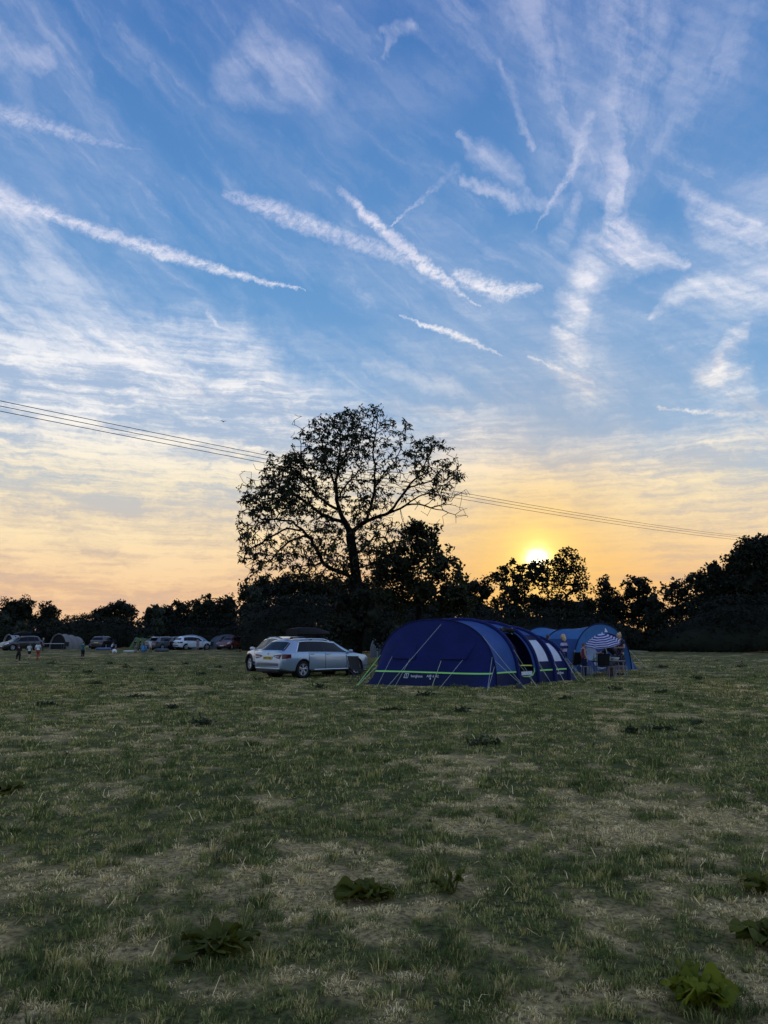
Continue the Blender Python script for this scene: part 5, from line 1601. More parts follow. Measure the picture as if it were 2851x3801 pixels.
def person(label, loc, rz, height, pose=None, top=None, sleeve=.55, legs=None, leglen=1.0, skirt=None, hair='dark', hairlen=0.0, bun=False, group=None, near=False, shoes=None, slim=1.0):
    """body: one fused skin; clothes, hair and shoes lie over it. rz turns the figure (it faces +y unturned)"""
    J = dict(STAND); J.update(pose or {})
    k = height / 1.70
    V = lambda key: Vector(J[key])
    root = thing('person', label, 'person', loc, rz, group)
    vx = .0085 if near else .017
    fr = .0088 if near else .012
    b = MB(); sl = slim
    # trunk
    b.tube([V('pelvis') + Vector((0, 0, -.06)), V('pelvis'), V('waist'), V('chest'), V('neck')], [.10 * sl, .125 * sl, .112 * sl, .128 * sl, .055], 14)
    b.ell(V('pelvis'), (.155 * sl, .115 * sl, .11)); b.ell(V('chest'), (.155 * sl, .105 * sl, .15)); b.ell(V('shL').lerp(V('shR'), .5) + Vector((0, 0, -.02)), (.16 * sl, .075, .07))
    look = V('look').normalized(); hd = V('head')
    side = look.cross(Vector((0, 0, 1))).normalized(); up = side.cross(look)
    HM = Matrix((side, look, up)).transposed()
    H = lambda x, y, z: hd + HM @ Vector((x, y, z))
    b.tube([V('neck') - Vector((0, 0, .02)), H(0, -.02, -.06)], [.056, .050], 12)
    b.ell(H(0, 0, .015), (.074, .094, .100), 14, 10, HM); b.ell(H(0, .030, -.055), (.052, .062, .055), 12, 8, HM)
    b.tube([H(0, .085, .02), H(0, .112, -.022), H(0, .09, -.035)], [.011, .016, .010], 6)
    for s in (1, -1): b.ell(H(s * .076, -.005, -.005), (.012, .020, .030), 8, 6, HM)
    for S2, s in (('L', -1), ('R', 1)):
        h_, kn, an = V('hip' + S2), V('knee' + S2), V('ankle' + S2)
        b.tube([h_ + Vector((0, 0, .02)), h_.lerp(kn, .35), kn, kn.lerp(an, .3), an], [.088 * sl, .080 * sl, .054, .056, .036], 12)
        fx, fy = J['foot' + S2]; fd = Vector((fx, fy, 0)).normalized()
        b.tube([an + Vector((0, 0, -.005)) - fd * .035, an + fd * .06 + Vector((0, 0, -.035)), an + fd * .16 + Vector((0, 0, -.058))], [.036, .034, .022], 8)
        sh, el, wr = V('sh' + S2), V('el' + S2), V('wr' + S2)
        b.ell(sh, (.056, .052, .056), 10, 6)
        b.tube([sh, sh.lerp(el, .4), el, el.lerp(wr, .3), wr], [.048, .045, .036, .038, .025], 10)
        # hand: palm, four unequal curled fingers, thumb from the side of the palm
        hdv = V('ha' + S2).normalized(); ref = Vector((s * -1, 0, 0)) if abs(hdv.x) < .8 else Vector((0, 0, 1))
        pn = (ref - hdv * ref.dot(hdv)).normalized(); pw = hdv.cross(pn).normalized()       # pn: out of the palm, pw: across the knuckles
        if pw.y < 0: pw = -pw
        pc = wr + hdv * .055
        b.ell(pc, (.040, .017, .055), 10, 6, Matrix((pw, pn, hdv)).transposed())
        b.tube([wr - hdv * .02, wr + hdv * .03], [.025, .026], 8)
        for i, ln in enumerate((.066, .076, .071, .055)):
            r0 = pc + pw * (.030 - .020 * i) + hdv * .042; c1 = r0 + hdv * ln * .5 + pn * .008; c2 = c1 + (hdv * .75 + pn * .6).normalized() * ln * .33; c3 = c2 + (hdv * .35 + pn * .9).normalized() * ln * .26
            b.tube([r0, c1, c2, c3], [fr, fr * .95, fr * .85, fr * .7], 6)
        t0 = pc + pw * .034 - hdv * .015; t1 = t0 + (pw * .8 + hdv * .6 + pn * .3).normalized() * .035; t2 = t1 + (hdv + pn * .4 + pw * .1).normalized() * .032
        b.tube([t0, t1, t2], [fr * 1.25, fr * 1.1, fr * .85], 6)
    def scaled(o):
        o.data.transform(Matrix.Scale(k, 4)); return o
    scaled(remesh(b, vx, 'body', SKIN, root))
    if near:
        e = MB()
        for s in (1, -1): e.ell(H(s * .030, .083, .014), (.012, .010, .008), 8, 6, HM)
        scaled(e.build('eyes', EYE, root))
        scaled(MB().ell(H(0, .092, -.062), (.024, .008, .008), 8, 6, HM).build('mouth', LIP, root))
    # clothes
    if top:
        t = MB(); g = .016
        t.tube([V('pelvis') + Vector((0, 0, -.02)), V('waist'), V('chest'), V('neck') - Vector((0, 0, .035))], [.135 * sl, .126 * sl, .142 * sl, .075], 14)
        t.ell(V('pelvis') + Vector((0, 0, .02)), (.168 * sl, .13 * sl, .10)); t.ell(V('chest'), (.17 * sl, .122 * sl, .155)); t.ell(V('shL').lerp(V('shR'), .5) + Vector((0, 0, -.025)), (.172 * sl, .088, .072))
        for S2 in 'LR':
            sh, el, wr = V('sh' + S2), V('el' + S2), V('wr' + S2)
            if sleeve <= 0: continue
            t.ell(sh, (.068, .064, .066), 10, 6)
            pts = [sh, sh.lerp(el, min(1, sleeve))] if sleeve <= 1 else [sh, el, el.lerp(wr, sleeve - 1)]
            t.tube(pts, [.064, .060] if sleeve <= 1 else [.062, .054, .044], 10)
        scaled(remesh(t, .012 if near else .02, 'top', top, root))
    if legs:
        t = MB()
        t.ell(V('pelvis') + Vector((0, 0, -.02)), (.165 * sl, .128 * sl, .11)); 
        for S2 in 'LR':
            h_, kn, an = V('hip' + S2), V('knee' + S2), V('ankle' + S2)
            if leglen <= .5: t.tube([h_, h_.lerp(kn, leglen * 2)], [.105 * sl, .095 * sl], 12)
            else: t.tube([h_, h_.lerp(kn, .4), kn, kn.lerp(an, (leglen - .5) * 2)], [.104 * sl, .095 * sl, .074, .060], 12)
        scaled(remesh(t, .012 if near else .02, 'trousers' if leglen > .5 else 'shorts', legs, root))
    if skirt:
        mat, zlow, wid = skirt
        t = MB(); p = V('waist'); mid = (V('kneeL') + V('kneeR')) / 2
        rs = []
        for f in np.linspace(0, 1, 9):
            z = p.z * (1 - f) + zlow * f
            c = Vector((p.x, p.y, 0)).lerp(Vector((mid.x, mid.y, 0)), f)
            rs.append([c + Vector(((.13 + wid * f) * (1 + .06 * f * math.sin(7 * a + f)) * math.cos(a), (.10 + wid * .85 * f) * math.sin(a), z)) for a in np.linspace(0, 2 * PI, 24, False)])
        t.rings(rs, True)
        scaled(t.build('skirt', mat, root))
    t = MB()
    for S2 in 'LR':
        an = V('ankle' + S2); fx, fy = J['foot' + S2]; fd = Vector((fx, fy, 0)).normalized()
        t = MB()
        t.tube([an - fd * .05 + Vector((0, 0, -.02)), an + fd * .05 + Vector((0, 0, -.036)), an + fd * .15 + Vector((0, 0, -.052)), an + fd * .185 + Vector((0, 0, -.058))], [.043, .044, .034, .020], 8)
        t.ell(an + Vector((0, 0, -.01)), (.044, .05, .05), 8, 6)
        scaled(remesh(t, .014, 'shoe', shoes or SHOE, root, 2))
    # hair
    t = MB(); t.ell(H(0, -.016, .036), (.084, .098, .092), 14, 9, HM); 
    hm = HAIRS[hair]
    if hairlen > 0:
        for a in np.linspace(-1, 1, 7):
            q0 = H(.075 * math.sin(a * 1.9), -.06 * math.cos(a * 1.2) - .01, .02); q2 = H(.088 * math.sin(a * 1.7), -.085 * math.cos(a) - .0, -hairlen)
            t.tube([q0, q0.lerp(q2, .5) + HM @ Vector((.012 * math.sin(a * 2), -.02, 0)), q2], [.040, .042, .022], 7)
    else:
        t.ell(H(0, -.055, -.02), (.070, .050, .07), 10, 7, HM)
    if bun: t.ell(H(.0, -.085, .105), (.046, .046, .044), 10, 7, HM)
    # the face stays clear of the hair
    h = remesh(t, .011 if near else .018, 'hair', hm, root)
    for v in h.data.vertices:
        l = HM.transposed() @ (v.co - hd)
        if l.y > .045 and l.z < .065: v.co = v.co - look * min(.06, (l.y - .03))
    scaled(h)
    # the lowest sole stands on the field
    return root

def facing(deg): return -R(deg)         # clockwise from looking straight away from the camera

# striped knitted top: navy and mauve-white bands
def striped(name, c1, c2, per, sharp=.08, axis=2, thr=0.0):
    m = bpy.data.materials.new(name); m.use_nodes = True
    nt = m.node_tree; b = nt.nodes['Principled BSDF']
    tc = nt.nodes.new('ShaderNodeTexCoord'); x = sep(nt, S(nt, tc.outputs['Object']))[axis]
    s = (x * (2 * PI / per))._m('SINE')
    c = mixc(nt, s.ss(thr - sharp, thr + sharp), c1, c2)
    nt.links.new(c.s, b.inputs['Base Color']); b.inputs['Roughness'].default_value = .85; b.inputs['Specular IOR Level'].default_value = .15
    return m
def speckled(name, c1, c2, sc, lo=.58, hi=.66):
    m = bpy.data.materials.new(name); m.use_nodes = True
    nt = m.node_tree; b = nt.nodes['Principled BSDF']
    tc = nt.nodes.new('ShaderNodeTexCoord')
    c = mixc(nt, noise(nt, S(nt, tc.outputs['Object']), sc, 2, .5).ss(lo, hi), c1, c2)
    nt.links.new(c.s, b.inputs['Base Color']); b.inputs['Roughness'].default_value = .9; b.inputs['Specular IOR Level'].default_value = .15
    return m
KNIT = striped('striped_knit', (.020, .022, .085), (.36, .33, .42), .24, .25)
DOTS = speckled('speckled_dress', (.016, .014, .022), (.22, .20, .24), 34)
FOLD = dict(elL=(-.25, .02, 1.12), wrL=(-.03, .20, 1.12), haL=(1, .05, .1), elR=(.25, .02, 1.12), wrR=(.04, .22, 1.08), haR=(-1, .05, .1))
HIPS = dict(elR=(.30, -.08, 1.13), wrR=(.20, .03, .98), haR=(-.6, .2, -.6), elL=(-.27, -.02, 1.12), wrL=(-.14, .13, 1.0), haL=(.6, .4, -.3))
def stand(px, Y): p = at(px, 2400, Y); return Vector((p.x, p.y, 0))
TABLE = 'people gathered round the low camp table'
person('woman with long blond hair in a striped jumper, standing left of the parasol', stand(2093, 31.0), facing(-62), 1.66, HIPS, KNIT, 1.15, cloth('black_trousers', (.010, .010, .011)), 1.0, hair='blond', hairlen=.20, near=True, group=TABLE)
person('dark-haired person half hidden behind the far end of the navy tent', stand(2034, 31.4), facing(30), 1.64, {}, cloth('dark_blue_top', (.02, .03, .07)), .6, cloth('blue_jeans', (.03, .045, .09)), 1.0, hair='dark', near=True, group=TABLE)
person('child in a sleeveless dusky red top standing sideways before the clear porch window', stand(2166, 30.6), facing(78), 1.30, dict(look=(.1, 1, -.12)), cloth('dusky_red_top', (.12, .035, .05)), 0, cloth('navy_jeans', (.012, .015, .040)), 1.0, hair='brown', near=True, group=TABLE)
person('woman with hair in a high bun, arms folded, in a long dark speckled dress', stand(2301, 31.2), facing(-120), 1.70, dict(FOLD, look=(.25, 1, -.25)), DOTS, .5, None, 1.0, (DOTS, .42, .13), 'blond', 0, True, TABLE, True)
LEAN = dict(pelvis=(0, -.12, .90), waist=(0, .0, 1.01), chest=(0, .16, 1.16), neck=(0, .30, 1.27), head=(0, .39, 1.38), look=(0, 1, -.55), hipL=(-.09, -.12, .87), hipR=(.09, -.12, .87), kneeL=(-.10, -.02, .48), kneeR=(.10, -.02, .48), ankleL=(-.105, -.06, .085), ankleR=(.105, -.06, .085),
            shL=(-.165, .25, 1.24), elL=(-.19, .42, 1.03), wrL=(-.13, .62, .96), haL=(.1, .9, -.3), shR=(.165, .25, 1.24), elR=(.20, .30, .98), wrR=(.12, .50, .86), haR=(-.1, .7, -.6))
person('dark-haired person leaning over the camp table under the parasol, reaching to the left', stand(2274, 31.8), facing(-84), 1.58, LEAN, cloth('charcoal_top', (.018, .016, .018)), 1.5, cloth('grey_trousers', (.09, .095, .09)), 1.0, hair='dark', hairlen=.14, near=True, group=TABLE)

# children and grown-ups scattered over the far field
WALK = dict(kneeL=(-.09, .16, .52), ankleL=(-.10, .10, .085), kneeR=(.09, .02, .49), ankleR=(.10, -.24, .12), elL=(-.22, -.14, 1.13), wrL=(-.22, -.12, .90), elR=(.22, .08, 1.14), wrR=(.20, .24, .98))
RUN = dict(kneeL=(-.09, .30, .62), ankleL=(-.10, .24, .22), footL=(-.1, 1), kneeR=(.09, -.02, .48), ankleR=(.10, -.14, .085), pelvis=(0, 0, .93), chest=(0, .10, 1.25), neck=(0, .13, 1.41), head=(0, .18, 1.56), shL=(-.17, .11, 1.36), shR=(.17, .11, 1.36), elL=(-.26, -.05, 1.18), wrL=(-.20, .12, 1.08), elR=(.24, .25, 1.16), wrR=(.14, .40, 1.22), haL=(0, 1, .2), haR=(0, .5, 1))
FP = 'campers and children far across the field'
def farp(label, px, feet, headpx, pose, ang, **kw):
    p = gnd(px, feet); h = at(px, headpx, p.y).z
    return person(label, p, facing(ang), h, pose, group=FP, **kw)
black, white_t, teal_t = cloth('black_cotton', (.012, .012, .013)), cloth('white_cotton', (.50, .54, .54)), cloth('teal_shirt', (.018, .10, .10))
farp('child in dark clothes running, nearest of the children at the far left', 67, 2464, 2392, RUN, -35, top=cloth('dark_brown_top', (.020, .013, .012)), sleeve=1.6, legs=black, leglen=.8)
farp('child in pale green shirt and black shorts walking away beside the red-trousered child', 107, 2448, 2389, WALK, 5, top=cloth('pale_green_shirt', (.38, .46, .42)), sleeve=.6, legs=black, leglen=.38)
farp('long-haired child in white top and red trousers walking away', 139, 2448, 2383, WALK, 0, top=white_t, sleeve=.9, legs=cloth('red_trousers', (.26, .045, .035)), leglen=.95, hair='brown', hairlen=.18)
farp('child in a teal shirt and black shorts seen from behind, right of the ribbed tent', 306, 2447, 2382, dict(elL=(-.24, .10, 1.13), wrL=(-.18, .26, 1.05)), 15, top=teal_t, sleeve=.7, legs=black, leglen=.8)
farp('child in a pale blue shirt chasing the white ball', 414, 2422, 2383, RUN, 60, top=cloth('pale_blue_shirt', (.30, .42, .48)), sleeve=.5, legs=cloth('navy_shorts', (.012, .016, .04)), leglen=.6)
farp('grown-up in a grey patterned shirt standing right of the dark car with roof box', 158, 2416, 2368, {}, 70, top=speckled('grey_pattern', (.05, .055, .07), (.20, .21, .24), 20), sleeve=.6, legs=cloth('dark_jeans', (.03, .035, .05)), leglen=1.0, hair='blond')
farp('person in a white T-shirt standing under the leftmost grey awning', 35, 2411, 2371, {}, -20, top=white_t, sleeve=.5, legs=cloth('slate_trousers', (.05, .05, .07)), leglen=1.0)
farp('person in blue-grey clothes sitting upright beside the leftmost awning pole', 62, 2410, 2367, FOLD, 100, top=speckled('blue_pattern', (.05, .06, .10), (.16, .18, .22), 20), sleeve=.9, legs=black, leglen=1.0)
farp('person in a checked shirt bending beside the ribbed grey-beige tent', 328, 2411, 2384, LEAN, 60, top=speckled('blue_check', (.06, .07, .12), (.26, .28, .34), 26), sleeve=.6, legs=cloth('stone_shorts', (.22, .20, .17)), leglen=.5)
farp('person in a white T-shirt and beige shorts standing before the lime green topped tent', 557, 2419, 2375, dict(ankleL=(-.18, -.02, .085), ankleR=(.18, -.02, .085), kneeL=(-.14, .02, .49), kneeR=(.14, .02, .49)), 10, top=cloth('bluish_white_shirt', (.50, .55, .66)), sleeve=.5, legs=cloth('beige_shorts', (.40, .34, .24)), leglen=.42)
farp('person in black with a pale bag strap, left of the lime green topped tent', 519, 2416, 2370, WALK, 95, top=cloth('grey_black_top', (.03, .032, .034)), sleeve=1.4, legs=black, leglen=1.0)
farp('dark-clothed person at the left end of the group by the lime green topped tent', 501, 2422, 2374, {}, 40, top=black, sleeve=.7, legs=cloth('grey_shorts', (.13, .12, .12)), leglen=.7)
farp('person in a green-grey shirt at the right side of the lime green topped tent', 573, 2412, 2377, WALK, 80, top=cloth('sage_shirt', (.12, .17, .14)), sleeve=.6, legs=black, leglen=1.0)
farp('person in a mauve shirt standing beside the front wheel of the white hatchback', 733, 2414, 2369, {}, -10, top=cloth('mauve_shirt', (.20, .14, .18)), sleeve=.6, legs=cloth('pink_grey_trousers', (.22, .16, .17)), leglen=.9)
farp('small dark figure bending low between the white hatchback and the slate tent', 759, 2415, 2386, LEAN, 50, top=black, sleeve=1.5, legs=black, leglen=1.0)
farp('blond person in dark clothes with bent arm, right of the dark red car', 896, 2409, 2361, HIPS, -40, top=cloth('dark_shirt', (.02, .016, .018)), sleeve=.5, legs=black, leglen=1.0, hair='blond', hairlen=.1)
# ------------------------------------------------------------------ camp furniture
TUBEM = principled('grey_steel_tube', (.20, .20, .21), .45, .3)
TUBED = principled('dark_steel_tube', (.03, .03, .032), .5, .2)
def camp_chair(label, loc, rz, mat, group=None):
    """folding camp chair with a sling seat, fabric back, arm bands and crossed tube legs; it faces +y"""
    root = thing('camp_chair', label, 'chair', loc, rz, group)
    MB().grid(lambda u, v: ((u - .5) * .50, -.24 + .50 * v, .44 - .06 * math.sin(PI * u) * math.sin(PI * v)), 10, 10).build('seat', mat, root)
    m = MB()
    m.grid(lambda u, v: ((u - .5) * (.45 + .03 * v), -.25 - .16 * v - .05 * math.sin(PI * u), .46 + .46 * v), 10, 8)
    m.grid(lambda u, v: ((u - .5) * (.45 + .03 * v), -.235 - .16 * v - .05 * math.sin(PI * u), .46 + .46 * v), 10, 8)
    m.build('backrest', mat, root)
    for s in (1, -1):
        MB().rbox((s * .30, -.02, .62), (.075, .46, .018), .01).build('armrest', mat, root)
        MB().tube([(s * .27, -.26, .0), (s * .27, -.27, .5), (s * .275, -.42, .94)], .011, 6).build('back_post', TUBED, root)
        MB().tube([(s * .29, .24, .0), (s * .29, .23, .62)], .011, 6).build('front_post', TUBED, root)
        MB().tube([(s * .27, -.26, .03), (s * .29, .24, .44)], .010, 6).build('side_brace', TUBED, root)
        MB().tube([(s * .27, -.25, .03), (-s * .27, -.24, .44)], .010, 6).build('cross_brace', TUBED, root)
        MB().tube([(s * .29, .25, .03), (-s * .29, .24, .44)], .010, 6).build('cross_brace', TUBED, root)
    return root
p = gnd(1336, 2537); camp_chair('dark folding camp chair seen from behind at the front wing of the silver estate', (p.x, p.y + .2, 0), R(-40), principled('dark_sling', (.020, .022, .030), .8))
p = gnd(2238, 2514); chair1 = camp_chair('black folding chair with its back to the camera in front of the camp table', (p.x, p.y, 0), R(-6), BLACK)
p = at(2124, 2400, 31.3); camp_chair('big black folding chair beside the woman in the striped jumper', (p.x, p.y, 0), R(30), BLACK)
p = at(2150, 2400, 31.9); camp_chair('dark green folding chair behind the child in the dusky red top', (p.x, p.y, 0), R(-20), principled('dark_green_sling', (.022, .05, .03), .8))

def camp_table():
    c = at(2252, 2400, 30.6); c.z = 0
    root = thing('camp_table', 'low folding camp table with grey legs, laid with cups and bowls under the parasol', 'table', c, R(4))
    MB().rbox((0, 0, .60), (1.25, .62, .03), .012).build('tabletop', principled('grey_laminate', (.16, .16, .17), .5), root)
    MB().rbox((0, 0, .565), (1.15, .52, .035), .01).build('frame', TUBED, root)
    for sx in (-.55, .55):
        for sy in (-.24, .24):
            MB().tube([(sx, sy, .57), (sx * 1.04, sy * 1.1, 0)], .015, 6).build('leg', TUBEM, root)
    return root
table = camp_table()
ST = 'low camp stools round the table'
def stool(label, px, py, rz=0.0, w=.30):
    p = gnd(px, py)
    root = thing('camp_stool', label, 'stool', (p.x, p.y, 0), rz, ST)
    MB().rbox((0, 0, .40), (w + .06, .30, .028), .012).build('seat', principled('stool_top', (.12, .10, .09), .6), root)
    for sx in (-w / 2, w / 2):
        for sy in (-.11, .11):
            MB().tube([(sx, sy, .39), (sx * 1.06, sy * 1.2, 0)], .014, 6).build('leg', TUBEM, root)
    return root
stool('camp stool with pale legs at the left end of the table, beside the child', 2179, 2513, .05)
stool('narrow camp stool right of the black chair that backs onto us', 2270, 2515, -.05, .22)
stool('wide camp stool at the feet of the woman in the speckled dress', 2305, 2512, .02, .42)
# what stands on the table
def on_table(dx, dy): 
    a = R(4); return Vector((table.location.x + dx * math.cos(a) - dy * math.sin(a), table.location.y + dx * math.sin(a) + dy * math.cos(a), .616))
WARE = principled('white_enamel', (.55, .55, .53), .35)
def lathe_thing(name, label, cat, loc, prof, mat, n=16, extra=None):
    o = MB().lathe(prof, n).build(name, mat); o.location = loc
    return tag(o, label, cat)
lathe_thing('salad_bowl', 'wide white bowl at the right end of the camp table', 'bowl', on_table(.34, .02), [(.06, 0), (.12, .03), (.17, .10), (.175, .115), (.165, .11), (.11, .035), (.02, .02)], WARE)
lathe_thing('drinking_cup', 'white cup standing left of the parasol pole on the camp table', 'cup', on_table(-.22, .08), [(.03, 0), (.038, .10), (.034, .10), (.026, .01)], WARE)
lathe_thing('drinking_cup', 'pale yellow beaker right of the parasol pole on the camp table', 'cup', on_table(.10, .02), [(.04, 0), (.052, .15), (.047, .15), (.036, .01)], principled('pale_yellow_plastic', (.45, .42, .25), .5))
lathe_thing('water_bottle', 'green-capped clear bottle near the left end of the camp table', 'bottle', on_table(-.52, .05), [(.04, 0), (.042, .02), (.042, .17), (.018, .22), (.018, .25), (.021, .25), (.021, .275), (.0, .275)], principled('green_tinted_bottle', (.10, .22, .16), .15, spec=.8))
lathe_thing('food_tub', 'pale green tub at the left end of the camp table', 'tub', on_table(-.42, -.12), [(.07, 0), (.085, .11), (.09, .11), (.09, .125), (0, .127)], principled('pale_green_plastic', (.24, .36, .26), .5))
lathe_thing('saucepan', 'dark saucepan beside the white bowl on the camp table', 'saucepan', on_table(.14, .18), [(.09, 0), (.10, .02), (.10, .11), (.095, .11), (.09, .02)], TUBED)

def parasol():
    base = on_table(.0, .0); base.z = 0
    root = thing('parasol', 'low parasol with navy and white stripes tilted over the camp table', 'parasol', base)
    top = at(2235, 2352, base.y) - base
    MB().tube([(0, 0, .0), (.0, 0, .9), top + Vector((0, 0, -.02))], .014, 8).build('pole', principled('white_pole', (.50, .50, .52), .5), root)
    # canopy built upright about the origin, then tilted
    Rr, hh, n = .74, .38, 8
    def fn(u, v, off=0.0):
        a = 2 * PI * u
        sg = (u * n) % 1.0; cs = math.cos(PI / n) / math.cos((sg - .5) * 2 * PI / n)
        r_ = Rr * v * (1 - .06 * (1 - cs) * 10 * v)
        return (r_ * cs * math.cos(a), r_ * cs * math.sin(a), hh * (1 - v ** 1.7) - .015 * math.sin(PI * sg) * v + off)
    mb = MB(); mb.grid(fn, 64, 16); mb.grid(lambda u, v: (fn(u, 1)[0], fn(u, 1)[1], fn(u, 1)[2] - .05 * v), 64, 1)
    can = mb.build('canopy', striped('striped_canvas', (.014, .020, .11), (.38, .37, .47), .070, .12, 2, .0), root)
    can.location = top + Vector((0, 0, -hh)); can.rotation_euler = (R(10), R(-10), 0)
    for k in range(8):
        a = 2 * PI * k / 8
        rb = MB().tube([Vector(fn(k / 8, v / 6, -.012)) for v in range(7)], .006, 5).build('rib', TUBEM, root)
        rb.location = can.location; rb.rotation_euler = can.rotation_euler
    f = MB().lathe([(.012, 0), (.018, .03), (.006, .07), (.0, .075)], 8).build('finial', PRINT, root)
    f.location = top + Vector((0, 0, -.01))
    return root
parasol()

def soft_bag(name, label, cat, loc, s, mat, handle=True):
    root = thing(name, label, cat, loc, random.uniform(-.4, .4))
    def fn(u, v):
        a, t = 2 * PI * u, PI * v
        q = lambda c, e: spow(c, e)
        return (s[0] * q(math.cos(a), .6) * math.sin(t) ** .5, s[1] * q(math.sin(a), .6) * math.sin(t) ** .5, s[2] * (1 - q(math.cos(t), .7)) * (1 + .06 * math.sin(5 * a)))
    MB().grid(fn, 20, 12).build('body', mat, root)
    if handle: MB().tube([(-s[0] * .5, 0, s[2] * 1.95), (-s[0] * .3, 0, s[2] * 2.5), (s[0] * .3, 0, s[2] * 2.5), (s[0] * .5, 0, s[2] * 1.95)], .012, 5).build('handle', TUBED, root)
    return root
p = gnd(2202, 2508); soft_bag('carrier_bag', 'crumpled pale blue and white bag on the grass under the camp table', 'bag', (p.x, p.y + .6, 0), (.17, .12, .15), fabric('pale_blue_plastic', (.30, .40, .50), .2, .3, .9, 9))
p = at(2262, 2400, 30.1); soft_bag('rucksack', 'brown patterned bag leaning by the right side of the black chair', 'bag', (p.x, p.y, 0), (.16, .12, .22), speckled('brown_pattern', (.05, .022, .016), (.20, .09, .06), 26))
p = gnd(534, 2419); soft_bag('cool_bag', 'bright blue bag on the grass before the lime green topped tent', 'bag', (p.x, p.y, 0), (.30, .22, .30), principled('bright_blue', (.03, .16, .34), .6))
p = gnd(600, 2419); soft_bag('folded_awning', 'rumpled slate-blue bundle lying behind the estate with raised tailgate', 'bundle', (p.x, p.y, 0), (.8, .35, .16), SLATE, False)
p = gnd(384, 2413); soft_bag('groundsheet_bundle', 'blue-grey bundle spread on the grass beside the black car with white roof', 'bundle', (p.x, p.y, 0), (.9, .4, .14), fabric('grey_blue_sheet', (.10, .12, .22), .1), False)
p = gnd(478, 2420); soft_bag('litter_bag', 'flat white bag lying alone on the grass, right of the white ball', 'bag', (p.x, p.y, 0), (.55, .25, .07), principled('white_plastic', (.5, .5, .5), .5), False)
p = gnd(1928, 2555); o = MB().rbox((0, 0, .075), (.20, .14, .15), .03).box((0, 0, .155), (.12, .03, .012)).build('small_box', TUBED); o.location = (p.x, p.y, 0); tag(o, 'small dark box on the grass below the open door of the navy tent', 'box')
# the ball
p = gnd(425, 2426); o = MB().ell((0, 0, .21), .21, 24, 16).build('beach_ball', speckled('white_grey_ball', (.62, .62, .60), (.28, .28, .28), 1.6, .50, .54)); o.location = p; tag(o, 'white ball on the grass in front of the child in the pale blue shirt', 'ball')
p = gnd(321, 2424); o = MB().ell((0, 0, 0), .15, 16, 10).build('play_ball', principled('olive_ball', (.16, .17, .06), .6)); o.location = p + Vector((0, 0, .55)); o.parent = None; tag(o, 'olive yellow ball held beside the child in the teal shirt', 'ball')
# folding table in the ribbed tent's porch
p = gnd(216, 2411); root = thing('folding_table', 'pale-topped folding table standing in the porch of the ribbed grey-beige tent', 'table', (p.x, p.y - 1.2, 0))
MB().rbox((0, 0, .70), (2.3, .7, .05), .02).build('tabletop', WARE, root)
for sx in (-1.0, 1.0):
    for sy in (-.28, .28): MB().tube([(sx, sy, .69), (sx, sy, 0)], .025, 6).build('leg', TUBED, root)
FCH = 'camp chairs set out by the far tents'
far_chair = None
for (px, py, rz, lab) in ((246, 2414, .4, 'dark camp chair before the porch of the ribbed grey-beige tent'), (512, 2421, 2.2, 'dark camp chair at the left of the group by the lime green topped tent'), (547, 2420, -1.2, 'dark camp chair by the bright blue bag'), (777, 2416, 1.1, 'dark camp chair beside the figure bending by the slate tent'), (905, 2412, -.8, 'dark camp chair right of the dark red car')):
    p = gnd(px, py)
    if far_chair is None: far_chair = camp_chair(lab, p, rz, TUBED, FCH)
    else: copy_tree(far_chair, None, p, rz, lab, FCH)
# ------------------------------------------------------------------ overhead wires
def wires():
    m = principled('black_wire', (.03, .03, .03), .5)
    lab = ['topmost of the three overhead wires crossing the sky behind the big tree', 'middle one of the three overhead wires crossing the sky', 'lowest of the three overhead wires crossing the sky']
    for (y0, y1), lb in zip(((1488, 1977), (1507, 1984), (1526, 1993)), lab):
        a = at(0, y0, 35.5); b = at(2640, y1, 96)
        d = b - a; pts = []
        for i in range(-6, 31):
            f = i / 24; p = a + d * f
            p.z = a.z + (b.z - a.z) * f - 4 * .55 * f * (1 - f)
            pts.append(p)
        tag(MB().tube(pts, .020, 5).build('overhead_wire', m), lb, 'wire', 'overhead wires')
wires()
def bird():
    p = at(830, 1565, 38)
    root = thing('flying_bird', 'tiny dark bird in flight against the pale cloud left of the big tree', 'bird', p, .5)
    m = principled('dark_feathers', (.02, .018, .016), .8)
    MB().tube([(0, -.09, -.01), (0, -.04, 0), (0, .05, .005), (0, .09, .01), (0, .115, .005)], [.008, .022, .026, .018, .004], 8).build('body', m, root)
    for s in (1, -1):
        MB().add([(s * .015, .05, .0), (s * .10, .055, .05), (s * .19, -.02, .035), (s * .09, -.03, .04), (s * .015, -.03, 0), (s * .015, .05, .008), (s * .10, .055, .058), (s * .19, -.02, .04), (s * .09, -.03, .048), (s * .015, -.03, .008)],
                 [(0, 1, 2, 3, 4), (9, 8, 7, 6, 5)]).build('wing', m, root)
    MB().add([(-.01, -.08, 0), (.01, -.08, 0), (.025, -.15, 0), (-.025, -.15, 0)], [(0, 1, 2, 3)]).build('tail', m, root)
bird()
